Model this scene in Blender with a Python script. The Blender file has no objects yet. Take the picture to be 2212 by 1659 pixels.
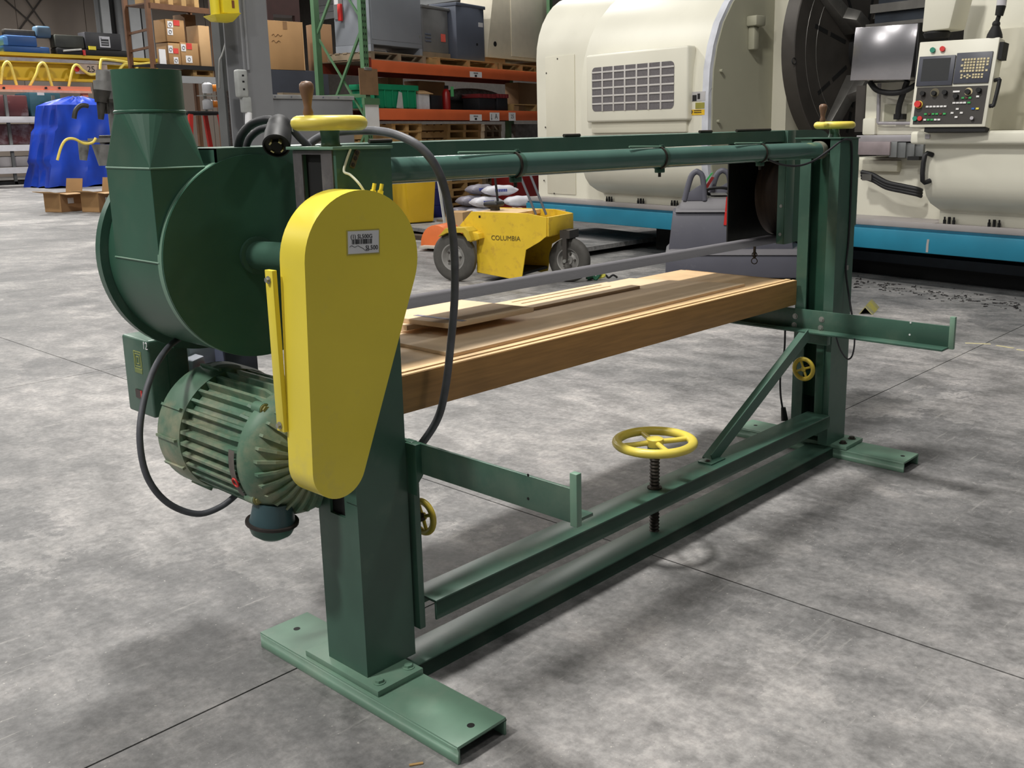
import bpy, bmesh, math, random
from mathutils import Vector, Matrix
random.seed(11)
S = bpy.context.scene
COL = S.collection
# ------------------------------------------------------------------ camera
PW, PH = 2212.0, 1659.0
FOC, PCX, PCY = 2128.057, 1215.186, 747.363
CR = ((0.6640064, -0.7476017, -0.0136811),      # camera right
      (-0.1676270, -0.1310023, -0.9771078),     # camera down
      (0.7286952, 0.6510991, -0.2123046))       # camera forward
EYE = Vector((0, 0, 1.65))
cam_d = bpy.data.cameras.new('camera'); cam = bpy.data.objects.new('camera', cam_d); COL.objects.link(cam)
m = Matrix.Identity(4)
for i in range(3):
    m[i][0] = CR[0][i]; m[i][1] = -CR[1][i]; m[i][2] = -CR[2][i]; m[i][3] = EYE[i]
cam.matrix_world = m
cam_d.sensor_width = 36; cam_d.lens = FOC * 36 / PW
cam_d.shift_x = (PW / 2 - PCX) / PW; cam_d.shift_y = (PCY - PH / 2) / PW
cam_d.clip_end = 300
S.camera = cam
# ------------------------------------------------------------------ light
w = bpy.data.worlds.new('world'); S.world = w; w.use_nodes = True
bg = w.node_tree.nodes['Background']; bg.inputs[0].default_value = (0.93, 0.97, 1.0, 1); bg.inputs[1].default_value = 0.07
def lamp(x, y, z, power, size=0.9):
    d = bpy.data.lights.new('high_bay', 'AREA'); d.energy = power; d.shape = 'DISK'; d.size = size; d.color = (1.0, 0.975, 0.93)
    o = bpy.data.objects.new('high_bay_light', d); COL.objects.link(o); o.location = (x, y, z)
for (x, y, p) in ((-3.6, 4.0, 640), (3.3, 4.2, 640), (-1.5, 0.4, 120), (8.0, 8.2, 110), (5.5, -3.0, 100), (-9, 11, 300), (-0.5, 13, 300), (7.5, 14.0, 380),
                  (14.5, 14.5, 320), (4.5, 21, 520), (13, 21, 450), (-5, 20, 420), (8, 31, 900), (20, 30, 700), (14, 39, 1100), (26, 38, 800)):
    lamp(x, y, 8.5, p)
S.view_settings.view_transform = 'Standard'; S.view_settings.look = 'None'; S.view_settings.gamma = 1
S.view_settings.use_curve_mapping = False; S.view_settings.exposure = 0.0

# ------------------------------------------------------------------ pixel rays
def ray(px, py):
    a, b = px - PCX, py - PCY
    return Vector([CR[0][i] * a + CR[1][i] * b + CR[2][i] * FOC for i in range(3)])
def onz(px, py, z=0.0):
    r = ray(px, py); return EYE + r * ((z - EYE.z) / r.z)
def onx(px, py, x):
    r = ray(px, py); return EYE + r * (x / r.x)
def ony(px, py, y):
    r = ray(px, py); return EYE + r * (y / r.y)
def dep(px, py, d):
    return EYE + ray(px, py) * (d / FOC)

class Frame:                                    # a local frame standing on the floor, local x along u
    def __init__(s, o, ang):
        s.o = Vector((o[0], o[1], 0)); s.a = ang
        s.u = Vector((math.cos(ang), math.sin(ang), 0)); s.v = Vector((-math.sin(ang), math.cos(ang), 0))
        s.M = Matrix.Translation(s.o) @ Matrix.Rotation(ang, 4, 'Z')
    def front(s, px, py, d=0.0):                # hit the plane local y = d -> (x, z)
        r = ray(px, py); t = (d + s.o.dot(s.v) - EYE.dot(s.v)) / r.dot(s.v)
        p = EYE + r * t; q = p - s.o
        return q.dot(s.u), p.z
    def side(s, px, py, c):                     # hit the plane local x = c -> (y, z)
        r = ray(px, py); t = (c + s.o.dot(s.u) - EYE.dot(s.u)) / r.dot(s.u)
        p = EYE + r * t; q = p - s.o
        return q.dot(s.v), p.z
    def top(s, px, py, z):
        p = onz(px, py, z) - s.o
        return p.dot(s.u), p.dot(s.v)

# ------------------------------------------------------------------ materials
MATS = {}
def mat(name, rgb, rough=0.5, metal=0.0, var=0.12, scale=6.0, bump=0.0, spec=None, rgb2=None, thr=(0.35, 0.7), stretch=None, trans=0.0, emit=None, detail=5.0, wear=None):
    if name in MATS: return MATS[name]
    def lin(c): return tuple(((x / 255) / 12.92 if x / 255 <= .04045 else ((x / 255 + .055) / 1.055) ** 2.4) for x in c)
    M = bpy.data.materials.new(name); M.use_nodes = True; nt = M.node_tree; N = nt.nodes; L = nt.links
    b = N['Principled BSDF']; c = lin(rgb)
    b.inputs['Roughness'].default_value = rough; b.inputs['Metallic'].default_value = metal
    if spec is not None: b.inputs['Specular IOR Level'].default_value = spec
    if trans: b.inputs['Transmission Weight'].default_value = trans
    if emit: b.inputs['Emission Color'].default_value = lin(rgb) + (1,); b.inputs['Emission Strength'].default_value = emit
    tc = N.new('ShaderNodeTexCoord'); src = tc.outputs['Object']
    if stretch:
        mp = N.new('ShaderNodeMapping'); mp.inputs['Scale'].default_value = stretch; L.new(src, mp.inputs[0]); src = mp.outputs[0]
    no = N.new('ShaderNodeTexNoise'); no.inputs['Scale'].default_value = scale; no.inputs['Detail'].default_value = detail
    L.new(src, no.inputs['Vector'])
    rp = N.new('ShaderNodeValToRGB'); L.new(no.outputs[0], rp.inputs[0])
    rp.color_ramp.elements[0].position = thr[0]; rp.color_ramp.elements[1].position = thr[1]
    if rgb2: c0, c1 = c, lin(rgb2)
    else: c0 = tuple(x * (1 - var) for x in c); c1 = tuple(min(1, x * (1 + var)) for x in c)
    rp.color_ramp.elements[0].color = c0 + (1,); rp.color_ramp.elements[1].color = c1 + (1,)
    out = rp.outputs[0]
    if wear:                                    # (colour, scale, lo, hi, amount): patches of dust or scuffs with their own shape
        n2 = N.new('ShaderNodeTexNoise'); n2.inputs['Scale'].default_value = wear[1]; n2.inputs['Detail'].default_value = 8; n2.inputs['Roughness'].default_value = .65
        L.new(tc.outputs['Object'], n2.inputs['Vector'])
        r2 = N.new('ShaderNodeMapRange'); r2.inputs[1].default_value = wear[2]; r2.inputs[2].default_value = wear[3]; r2.inputs[4].default_value = wear[4]
        L.new(n2.outputs[0], r2.inputs[0])
        mx = N.new('ShaderNodeMix'); mx.data_type = 'RGBA'; L.new(r2.outputs[0], mx.inputs[0]); L.new(out, mx.inputs[6]); mx.inputs[7].default_value = lin(wear[0]) + (1,)
        out = mx.outputs[2]
    L.new(out, b.inputs['Base Color'])
    if bump:
        bp = N.new('ShaderNodeBump'); bp.inputs['Strength'].default_value = bump; bp.inputs['Distance'].default_value = .01
        L.new(no.outputs[0], bp.inputs['Height']); L.new(bp.outputs[0], b.inputs['Normal'])
    MATS[name] = M
    return M

GREEN = mat('green_enamel', (66, 98, 84), .36, var=.10, scale=5, wear=((122, 134, 118), 3.2, .52, .78, .45))
GREEN_D = mat('green_hood_enamel', (52, 92, 74), .42, var=.12, scale=4, wear=((110, 118, 100), 2.5, .55, .85, .35))
GREEN_M = mat('green_motor_paint', (92, 126, 104), .5, var=.16, scale=9, wear=((182, 170, 142), 6, .46, .7, .65))
GREEN_P = mat('green_pale_paint', (112, 146, 126), .45, var=.12, scale=5, wear=((150, 160, 144), 4, .5, .8, .5))
YEL = mat('yellow_enamel', (236, 216, 72), .38, var=.05, scale=3, wear=((196, 186, 132), 5, .56, .8, .5))
YEL_W = mat('yellow_wheel_paint', (232, 212, 92), .35, var=.08, scale=12, wear=((90, 80, 40), 14, .66, .72, .9))
BARE = mat('bare_worn_steel', (120, 116, 118), .45, metal=.6, var=.25, scale=10, wear=((176, 172, 168), 9, .5, .7, .6))
STEEL = mat('zinc_steel', (165, 165, 160), .4, metal=.7, var=.1, scale=20)
DARKST = mat('dark_screw_steel', (58, 52, 46), .55, metal=.4, var=.2, scale=30)
BLACK = mat('black_rubber', (26, 26, 28), .55, var=.2, scale=20)
BLACKM = mat('black_matte', (14, 14, 15), .7, var=.2, scale=12)
CABLE = mat('grey_cable_rubber', (84, 86, 92), .55, var=.15, scale=25)
CABLE_B = mat('black_cable_rubber', (34, 34, 38), .5, var=.15, scale=25)
WOODH = mat('dark_wood_handle', (118, 88, 66), .45, var=.2, scale=20, stretch=(1, 1, .2))
MDF = mat('mdf_board', (222, 194, 158), .7, var=.05, scale=9)
PLY = mat('ply_face', (176, 132, 78), .5, var=.14, scale=9, stretch=(.6, 5, 9), detail=8)
PLY_LIT = mat('ply_edge_lit', (224, 190, 140), .55, var=.08, scale=14)  # paler copy of the ply; light on the upper edges put into the colour
BELT = mat('abrasive_belt', (104, 102, 106), .85, var=.06, scale=60)
WHITE = mat('white_paper', (226, 226, 228), .7, var=.03)
INK = mat('black_ink', (26, 26, 28), .7, var=.02)
BLUEINK = mat('blue_ink', (70, 84, 170), .7, var=.02)
GREYP = mat('grey_plastic_light', (172, 176, 186), .45, var=.05)
RED = mat('red_plastic', (206, 44, 40), .4, var=.06)

# ------------------------------------------------------------------ mesh tools
class MB:
    def __init__(s): s.v = []; s.f = []
    def add(s, vs, fs):
        b = len(s.v); s.v += [Vector(v) for v in vs]; s.f += [[i + b for i in f] for f in fs]; return s
    def box(s, x0, x1, y0, y1, z0, z1):
        vs = [(x, y, z) for z in (z0, z1) for y in (y0, y1) for x in (x0, x1)]
        return s.add(vs, [(0, 2, 3, 1), (4, 5, 7, 6), (0, 1, 5, 4), (2, 6, 7, 3), (0, 4, 6, 2), (1, 3, 7, 5)])
    def hexa(s, bot, top):                       # 4 bottom, 4 top points
        return s.add(list(bot) + list(top), [(3, 2, 1, 0), (4, 5, 6, 7), (0, 1, 5, 4), (1, 2, 6, 5), (2, 3, 7, 6), (3, 0, 4, 7)])
    def prism(s, poly, axis, a, b):              # poly in the two other axes (x,z for 'y'; y,z for 'x'; x,y for 'z')
        n = len(poly)
        def P(p, t): return {'y': (p[0], t, p[1]), 'x': (t, p[0], p[1]), 'z': (p[0], p[1], t)}[axis]
        vs = [P(p, a) for p in poly] + [P(p, b) for p in poly]
        return s.add(vs, [list(range(n))[::-1], list(range(n, 2 * n))] + [(i, (i + 1) % n, n + (i + 1) % n, n + i) for i in range(n)])
    def cyl(s, p0, p1, r0, r1=None, n=24, caps=True):
        r1 = r0 if r1 is None else r1
        p0, p1 = Vector(p0), Vector(p1); d = (p1 - p0).normalized()
        a = d.orthogonal().normalized(); c = d.cross(a)
        vs = [p + (a * math.cos(2 * math.pi * i / n) + c * math.sin(2 * math.pi * i / n)) * r for p, r in ((p0, r0), (p1, r1)) for i in range(n)]
        fs = [(i, (i + 1) % n, n + (i + 1) % n, n + i) for i in range(n)]
        if caps: fs += [list(range(n))[::-1], list(range(n, 2 * n))]
        return s.add(vs, fs)
    def lathe(s, prof, o, d, n=32, closed=False):   # prof: (radius, height along d)
        o, d = Vector(o), Vector(d).normalized(); a = d.orthogonal().normalized(); c = d.cross(a); k = len(prof)
        vs = [o + d * h + (a * math.cos(2 * math.pi * i / n) + c * math.sin(2 * math.pi * i / n)) * r for i in range(n) for r, h in prof]
        fs = []
        for i in range(n):
            for j in range(k - 1 if not closed else k):
                j2 = (j + 1) % k; i2 = (i + 1) % n
                fs.append((i * k + j, i2 * k + j, i2 * k + j2, i * k + j2))
        if not closed:
            if prof[0][0] > 1e-6: fs.append([i * k for i in range(n)][::-1])
            if prof[-1][0] > 1e-6: fs.append([i * k + k - 1 for i in range(n)])
        return s.add(vs, fs)
    def torus(s, o, d, R, r, n=40, mm=12):
        return s.lathe([(R + r * math.cos(2 * math.pi * j / mm), r * math.sin(2 * math.pi * j / mm)) for j in range(mm)], o, d, n, closed=True)
    def sweep(s, pts, r, n=10, caps=True, sub=6):
        P = [Vector(p) for p in pts]
        if sub > 1 and len(P) > 2:
            Q = []
            for i in range(len(P) - 1):
                p0 = P[max(i - 1, 0)]; p1 = P[i]; p2 = P[i + 1]; p3 = P[min(i + 2, len(P) - 1)]
                for k in range(sub):
                    t = k / sub; t2 = t * t; t3 = t2 * t
                    Q.append(.5 * ((2 * p1) + (p2 - p0) * t + (2 * p0 - 5 * p1 + 4 * p2 - p3) * t2 + (3 * p1 - p0 - 3 * p2 + p3) * t3))
            Q.append(P[-1]); P = Q
        d0 = (P[1] - P[0]).normalized(); a = d0.orthogonal().normalized(); vs = []
        for i, p in enumerate(P):
            d = (P[min(i + 1, len(P) - 1)] - P[max(i - 1, 0)]).normalized()
            a = (a - d * a.dot(d)).normalized(); c = d.cross(a)
            vs += [p + (a * math.cos(2 * math.pi * k / n) + c * math.sin(2 * math.pi * k / n)) * r for k in range(n)]
        fs = [(i * n + k, i * n + (k + 1) % n, (i + 1) * n + (k + 1) % n, (i + 1) * n + k) for i in range(len(P) - 1) for k in range(n)]
        if caps: fs += [list(range(n))[::-1], [(len(P) - 1) * n + k for k in range(n)]]
        return s.add(vs, fs)
    def bar(s, p0, p1, wd, th, up=(0, 0, 1)):     # rectangular bar between two points
        p0, p1 = Vector(p0), Vector(p1); d = (p1 - p0).normalized(); a = d.cross(Vector(up))
        if a.length < 1e-5: a = d.orthogonal()
        a.normalize(); c = a.cross(d)
        q = [(-1, -1), (1, -1), (1, 1), (-1, 1)]
        return s.hexa([p0 + a * i * wd / 2 + c * j * th / 2 for i, j in q], [p1 + a * i * wd / 2 + c * j * th / 2 for i, j in q])
    def ball(s, o, r, n=16, mm=10, sc=(1, 1, 1)):
        o = Vector(o); k = mm + 1; vs = []
        for i in range(n):
            for j in range(k):
                t = math.pi * j / mm; p = 2 * math.pi * i / n
                vs.append(o + Vector((r * sc[0] * math.sin(t) * math.cos(p), r * sc[1] * math.sin(t) * math.sin(p), r * sc[2] * math.cos(t))))
        fs = [(i * k + j, i * k + j + 1, ((i + 1) % n) * k + j + 1, ((i + 1) % n) * k + j) for i in range(n) for j in range(mm)]
        return s.add(vs, fs)
    def move(s, M):
        s.v = [M @ v for v in s.v]; return s

def root_inv(o):
    M = Matrix.Identity(4)
    while o is not None:
        M = o.matrix_basis @ M; o = o.parent
    return M.inverted()
def part(name, mb, material, parent=None, smooth=40, bev=0.0, label=None, kind=None, seg=2, local=False):
    me = bpy.data.meshes.new(name)
    inv = root_inv(parent) if (parent is not None and not local) else Matrix.Identity(4)
    me.from_pydata([inv @ v for v in mb.v], [], mb.f)
    bm = bmesh.new(); bm.from_mesh(me); bmesh.ops.remove_doubles(bm, verts=bm.verts, dist=1e-6)
    bmesh.ops.recalc_face_normals(bm, faces=bm.faces)
    if bev:
        es = [e for e in bm.edges if len(e.link_faces) == 2 and e.calc_face_angle(0) > .6]
        try: bmesh.ops.bevel(bm, geom=es, offset=bev, segments=seg, profile=.5, affect='EDGES', clamp_overlap=True)
        except Exception: pass
    bm.to_mesh(me); bm.free()
    if smooth:
        me.shade_smooth(); me.set_sharp_from_angle(angle=math.radians(smooth))
    me.materials.append(material)
    o = bpy.data.objects.new(name, me); COL.objects.link(o); o.parent = parent
    if label: o['label'] = label
    if kind: o['kind'] = kind
    return o
def tag(o, label, cat, group=None, kind=None):
    o['label'] = label; o['category'] = cat
    if group: o['group'] = group
    if kind: o['kind'] = kind
    return o
def thing(name, label, cat, loc=(0, 0, 0), rz=0.0, group=None):
    o = bpy.data.objects.new(name, None); COL.objects.link(o); o.empty_display_size = .1
    o.location = loc; o.rotation_euler = (0, 0, rz)
    o.matrix_basis = Matrix.Translation(Vector(loc)) @ Matrix.Rotation(rz, 4, 'Z')
    return tag(o, label, cat, group)
def fthing(name, label, cat, F, x=0, y=0, z=0, rz=0, group=None):
    p = F.M @ Vector((x, y, z)); return thing(name, label, cat, p, F.a + rz, group)
def text(body, size, M, material, parent, name='lettering', ext=.0006, align='CENTER'):
    cu = bpy.data.curves.new('t', 'FONT'); cu.body = body; cu.size = size; cu.extrude = ext; cu.align_x = align; cu.align_y = 'CENTER'
    cu.resolution_u = 3
    to = bpy.data.objects.new('t', cu); COL.objects.link(to)
    dg = bpy.context.evaluated_depsgraph_get(); me = bpy.data.meshes.new_from_object(to.evaluated_get(dg))
    bpy.data.objects.remove(to); bpy.data.curves.remove(cu)
    inv = root_inv(parent) if parent is not None else Matrix.Identity(4)
    me.transform(inv @ M); me.name = name
    me.materials.clear(); me.materials.append(material)
    o = bpy.data.objects.new(name, me); COL.objects.link(o); o.parent = parent
    return o
def facing(o, right, up):                         # matrix for lettering at o, reading along right
    r = Vector(right).normalized(); u = Vector(up); u = (u - r * u.dot(r)).normalized(); n = r.cross(u)
    M = Matrix.Identity(4)
    for i in range(3): M[i][0] = r[i]; M[i][1] = u[i]; M[i][2] = n[i]; M[i][3] = o[i]
    return M
def clone(root, loc, rz, label=None, group=None):
    def cp(o, par):
        c = o.copy(); COL.objects.link(c); c.parent = par
        for ch in kids.get(o.name, []): cp(ch, c)
        return c
    kids = {}
    for o in bpy.data.objects:
        if o.parent: kids.setdefault(o.parent.name, []).append(o)
    r = cp(root, None); r.matrix_basis = Matrix.Translation(Vector(loc)) @ Matrix.Rotation(rz, 4, 'Z')
    if label: r['label'] = label
    if group: r['group'] = group
    return r
# ================================================================== the hall
def concrete():
    M = bpy.data.materials.new('polished_concrete'); M.use_nodes = True; nt = M.node_tree; N = nt.nodes; L = nt.links
    b = N['Principled BSDF']; tc = N.new('ShaderNodeTexCoord')
    def noise(scale, det, rough=.6, st=None, dist=0):
        n = N.new('ShaderNodeTexNoise'); n.inputs['Scale'].default_value = scale; n.inputs['Detail'].default_value = det; n.inputs['Roughness'].default_value = rough
        n.inputs['Distortion'].default_value = dist
        if st:
            mp = N.new('ShaderNodeMapping'); mp.inputs['Scale'].default_value = st; mp.inputs['Rotation'].default_value = (0, 0, .5); L.new(tc.outputs['Object'], mp.inputs[0]); L.new(mp.outputs[0], n.inputs['Vector'])
        else: L.new(tc.outputs['Object'], n.inputs['Vector'])
        return n
    def ramp(n, *els):
        r = N.new('ShaderNodeValToRGB'); L.new(n.outputs[0], r.inputs[0]); e = r.color_ramp.elements
        while len(e) < len(els): e.new(.5)
        for q, (p, c) in zip(e, els): q.position = p; q.color = (c[0], c[1], c[2], 1)
        return r
    def mix(f, a, c, mode='MIX'):
        x = N.new('ShaderNodeMix'); x.data_type = 'RGBA'; x.blend_type = mode
        if hasattr(f, 'name'): L.new(f, x.inputs[0])
        else: x.inputs[0].default_value = f
        L.new(a, x.inputs[6]); L.new(c, x.inputs[7]); return x.outputs[2]
    g = lambda v, t=0: (v * (1 + t), v, v * (1 - t * .6))
    big = ramp(noise(.5, 7, .66, dist=.2), (.32, g(.14)), (.47, g(.208, .012)), (.62, g(.315, .03)))
    mid = ramp(noise(4.5, 12, .72, (1, .6, 1), .15), (.40, g(.58)), (.49, g(.90)), (.56, g(1.12, .01)), (.66, g(1.42, .03)))
    fine = ramp(noise(32, 9, .7), (.38, g(.74)), (.62, g(1.22)))
    c = mix(.82, big.outputs[0], mid.outputs[0], 'MULTIPLY'); c = mix(.75, c, fine.outputs[0], 'MULTIPLY')
    vo = N.new('ShaderNodeTexVoronoi'); vo.inputs['Scale'].default_value = 1.7; vo.inputs['Randomness'].default_value = 1
    wn = noise(2.6, 8, .7); wm = N.new('ShaderNodeMix'); wm.data_type = 'RGBA'; wm.inputs[0].default_value = .42
    L.new(tc.outputs['Object'], wm.inputs[6]); L.new(wn.outputs['Color'], wm.inputs[7]); L.new(wm.outputs[2], vo.inputs['Vector'])
    sv = N.new('ShaderNodeSeparateColor'); L.new(vo.outputs['Color'], sv.inputs[0])
    pr = N.new('ShaderNodeValToRGB'); L.new(sv.outputs[0], pr.inputs[0]); pr.color_ramp.elements[0].color = (.74, .74, .745, 1); pr.color_ramp.elements[1].color = (1.24, 1.22, 1.20, 1)
    c = mix(.8, c, pr.outputs[0], 'MULTIPLY')
    sc = ramp(noise(9, 10, .78, (.25, 2.2, 1)), (.58, (0, 0, 0)), (.70, (.5, .5, .5)))
    lc2 = N.new('ShaderNodeRGB'); lc2.outputs[0].default_value = (.50, .48, .45, 1); c = mix(sc.outputs[0], c, lc2.outputs[0])
    sp = ramp(noise(75, 2, .5), (.70, (0, 0, 0)), (.76, (.6, .6, .6)))
    spk = ramp(noise(60, 2, .5), (.20, (1, 1, 1)), (.26, (0, 0, 0)))
    lightc = N.new('ShaderNodeRGB'); lightc.outputs[0].default_value = (.60, .57, .52, 1)
    darkc = N.new('ShaderNodeRGB'); darkc.outputs[0].default_value = (.07, .066, .066, 1)
    c = mix(sp.outputs[0], c, lightc.outputs[0]); c = mix(spk.outputs[0], c, darkc.outputs[0])
    L.new(c, b.inputs['Base Color'])
    rr = N.new('ShaderNodeMapRange'); rr.inputs[3].default_value = .38; rr.inputs[4].default_value = .68
    L.new(mid.outputs[0], rr.inputs[0]); L.new(rr.outputs[0], b.inputs['Roughness'])
    return M
CONC = concrete()
JOINT = mat('joint_dirt', (52, 50, 50), .9, var=.2)
fl = part('floor', MB().box(-14, 62, -14, 50, -.12, -.05), JOINT, smooth=0); tag(fl, 'mottled grey polished concrete floor of the hall', 'floor', kind='structure')
g = .0035; st = 4.62
xs = [2.955 + st * k for k in range(-4, 13)]; ys = [2.53 + st * k for k in range(-4, 11)]
for i in range(len(xs) - 1):
    for j in range(len(ys) - 1):
        part('slab', MB().box(xs[i] + g, xs[i + 1] - g, ys[j] + g, ys[j + 1] - g, -.05, 0), CONC, fl, smooth=0)

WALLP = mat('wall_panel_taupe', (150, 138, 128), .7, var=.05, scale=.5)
wb = part('wall_back', MB().box(-14, 62, 49, 49.2, 0, 11), mat('wall_core', (120, 112, 106), .8), smooth=0); tag(wb, 'taupe sheet metal wall far behind on the left', 'wall', kind='structure')
for k in range(16):
    x0 = -6 + k * 3.05
    part('wall_panel', MB().box(x0, x0 + 3.02, 48.95, 49.0, 0, 11), WALLP, wb, smooth=0)
ROD = mat('rod_dark', (70, 64, 60), .6)
for a, b_ in (((0, -10), (160, 130)), ((50, -10), (106, 70)), ((95, -10), (15, 100))):
    part('brace_rod', MB().cyl(ony(a[0], a[1], 48.85), ony(b_[0], b_[1], 48.85), .035, n=6), ROD, wb)
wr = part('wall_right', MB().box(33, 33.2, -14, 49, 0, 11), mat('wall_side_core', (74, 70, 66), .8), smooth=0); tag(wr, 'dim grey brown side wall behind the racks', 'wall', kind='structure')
SIDING = mat('white_siding', (214, 218, 220), .6, var=.03)
for k in range(14):
    zp = onx(670, 47, 33).z + k * .36
    part('wall_panel', MB().box(32.9, 33, 20, 47, zp, zp + .34), SIDING, wr, smooth=0)
# steel columns of the hall
CGREY = mat('column_grey', (140, 142, 144), .6, var=.06, scale=2)
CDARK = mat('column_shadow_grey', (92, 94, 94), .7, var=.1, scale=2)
for px0, px1, yy, nm in ((222, 240, 44.0, 0), (252, 272, 44.4, 0), (282, 305, 43.6, 0), (308, 330, 44.8, 1)):
    a = ony(px0, 60, yy); b_ = ony(px1, 60, yy); wdt = b_.x - a.x
    t = thing('hall_column', ['wide flange grey steel hall column left of the brown rack, leftmost', '', '', ''][0], 'column', ((a.x + b_.x) / 2, yy, 0))
    part('flange', MB().box(a.x, b_.x, yy - .03, yy + .03, 0, 10.5), CGREY, t, smooth=0)
    part('flange', MB().box(a.x, b_.x, yy + .55, yy + .61, 0, 10.5), CGREY, t, smooth=0)
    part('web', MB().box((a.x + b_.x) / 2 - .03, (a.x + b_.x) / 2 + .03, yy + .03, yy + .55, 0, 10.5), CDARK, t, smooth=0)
    t['label'] = {222: 'grey steel hall column nearest the taupe wall, leftmost of four', 252: 'second grey steel hall column from the left, right of the narrow one',
                  282: 'third grey steel hall column from the left', 308: 'grey steel hall column right beside the brown rack, rightmost of four'}[px0]
    t['group'] = 'hall columns on the left'

# ================================================================== the stroke sander
SD = thing('stroke_sander', 'long dark green stroke belt sander with yellow belt guard and wooden table', 'sander', (3.1, 2.3, 0))
def channel(x0, x1, y0, y1, z0, z1, along, t=.009):  # inverted channel: web on top, two flanges
    b = MB()
    b.box(x0, x1, y0, y1, z1 - t, z1)
    if along == 'y': b.box(x0, x0 + t, y0, y1, z0, z1 - t); b.box(x1 - t, x1, y0, y1, z0, z1 - t)
    else: b.box(x0, x1, y0, y0 + t, z0, z1 - t); b.box(x0, x1, y1 - t, y1, z0, z1 - t)
    return b
def bolt(parent, p, d, r=.011, h=.009, mtl=None, name='bolt'):
    p, d = Vector(p), Vector(d).normalized()
    b = MB().cyl(p, p + d * h, r, n=6); b.cyl(p, p + d * .0025, r * 1.45, n=16)
    return part(name, b, mtl or GREEN_P, parent)
for (x0, x1, y0, y1, px, py) in ((1.545, 1.728, 1.775, 2.735, 1017, 1567), (4.505, 4.682, 1.806, 2.76, 1950, 985)):
    ft = part('foot', channel(x0, x1, y0, y1, 0, .054, 'y'), GREEN_P, SD, bev=.002)
    h = onz(px, py, .054)
    part('anchor_hole', MB().cyl((h.x, h.y, .0535), (h.x, h.y, .0546), .011, n=16), BLACKM, ft)
    part('anchor_hole', MB().cyl(((x0 + x1) / 2, y1 - .075, .0535), ((x0 + x1) / 2, y1 - .075, .0546), .011, n=16), BLACKM, ft)
# lower and middle beams
part('lower_beam', channel(1.73, 4.504, 2.178, 2.31, 0, .054, 'x', .008), GREEN, SD, bev=.0015)
part('middle_beam', channel(1.83, 4.45, 2.176, 2.302, .172, .237, 'x', .008), GREEN, SD, bev=.0015)
# near post: hollow box column
X0, X1, Y0, Y1, ZT = 1.583, 1.767, 2.209, 2.402, 1.612
bp_ = part('base_plate', MB().box(1.556, 1.727, 2.126, 2.49, .054, .073), GREEN_P, SD, bev=.002)
for x in (1.59, 1.70): bolt(bp_, (x, 2.163, .073), (0, 0, 1), .013, .010)
s0, s1 = onx(695, 334, X0), onx(654, 334, X0)         # slot in the -X face
q0, q1 = onx(745, 1100, X0), onx(713, 1090, X0)
zq1, zq0 = onx(728, 1080, X0).z + .03, onx(728, 1112, X0).z
pb = MB(); t = .01
pb.box(X0, X1, Y0, Y0 + t, .073, ZT); pb.box(X0, X1, Y1 - t, Y1, .073, ZT); pb.box(X1 - t, X1, Y0 + t, Y1 - t, .073, ZT)
sa, sb = s0.y, s1.y; zs1 = s0.z; zs0 = 1.25
for (ya, yb, za, zb) in ((Y0 + t, Y1 - t, .073, zq0), (Y0 + t, q0.y, zq0, zq1), (q1.y, Y1 - t, zq0, zq1), (Y0 + t, Y1 - t, zq1, zs0),
                         (Y0 + t, sa, zs0, zs1), (sb, Y1 - t, zs0, zs1), (Y0 + t, Y1 - t, zs1, ZT)):
    pb.box(X0, X0 + t, ya, yb, za, zb)
POST = part('near_post', pb, GREEN, SD, smooth=30)
ins = MB().box(X0 + .012, X1 - .012, Y0 + .012, Y1 - .012, .08, ZT - .004); 
part('dark_filler', ins, BLACKM, POST, smooth=0)  # added black filler; stands for the shade inside the hollow post
sl = MB(); e = .004
sl.box(X0 - e, X0, Y0 + .012, sa, 1.2, ZT - .002); sl.box(X0 - e, X0, sb, Y1, 1.2, ZT - .002); sl.box(X0 - e, X0, sa, sb, zs1, ZT - .002)
part('slide_plate', sl, BARE, POST, smooth=0, label='bare worn steel slide plate around the slot')
part('cap_plate', MB().box(X0 - .012, X1 + .004, Y0 - .006, Y1 + .02, ZT, ZT + .008), GREEN_P, POST, bev=.001)
pl_ = MB().box(X0 - .004, X0, Y0 - .004, Y0 + .05, onx(770, 1090, X0).z, onx(770, 1020, X0).z); part('mount_plate', pl_, GREEN, POST)
# strip bracket and white cord on the -Y face
a, b_, c_ = ony(775, 322, Y0), ony(762, 350, Y0), ony(745, 372, Y0)
brk = part('strip_bracket', MB().bar(ony(773, 324, Y0 - .003), ony(760, 362, Y0 - .003), .014, .006, (0, 1, 0)), mat('rusty_strip', (92, 84, 60), .7, var=.3, scale=60), POST)
for py in (330, 342, 356): bolt(brk, ony(773 - (py - 324) * .34, py, Y0 - .006), (0, -1, 0), .004, .004, DARKST)
part('earth_cord', MB().sweep([ony(757, 322, Y0 - .004), ony(749, 345, Y0 - .004), ony(743, 370, Y0 - .012), ony(757, 378, Y0 - .04), ony(775, 396, Y0 - .07), ony(786, 412, Y0 - .08)], .0035, 8), mat('cream_cord', (206, 206, 180), .5), POST)
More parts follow.
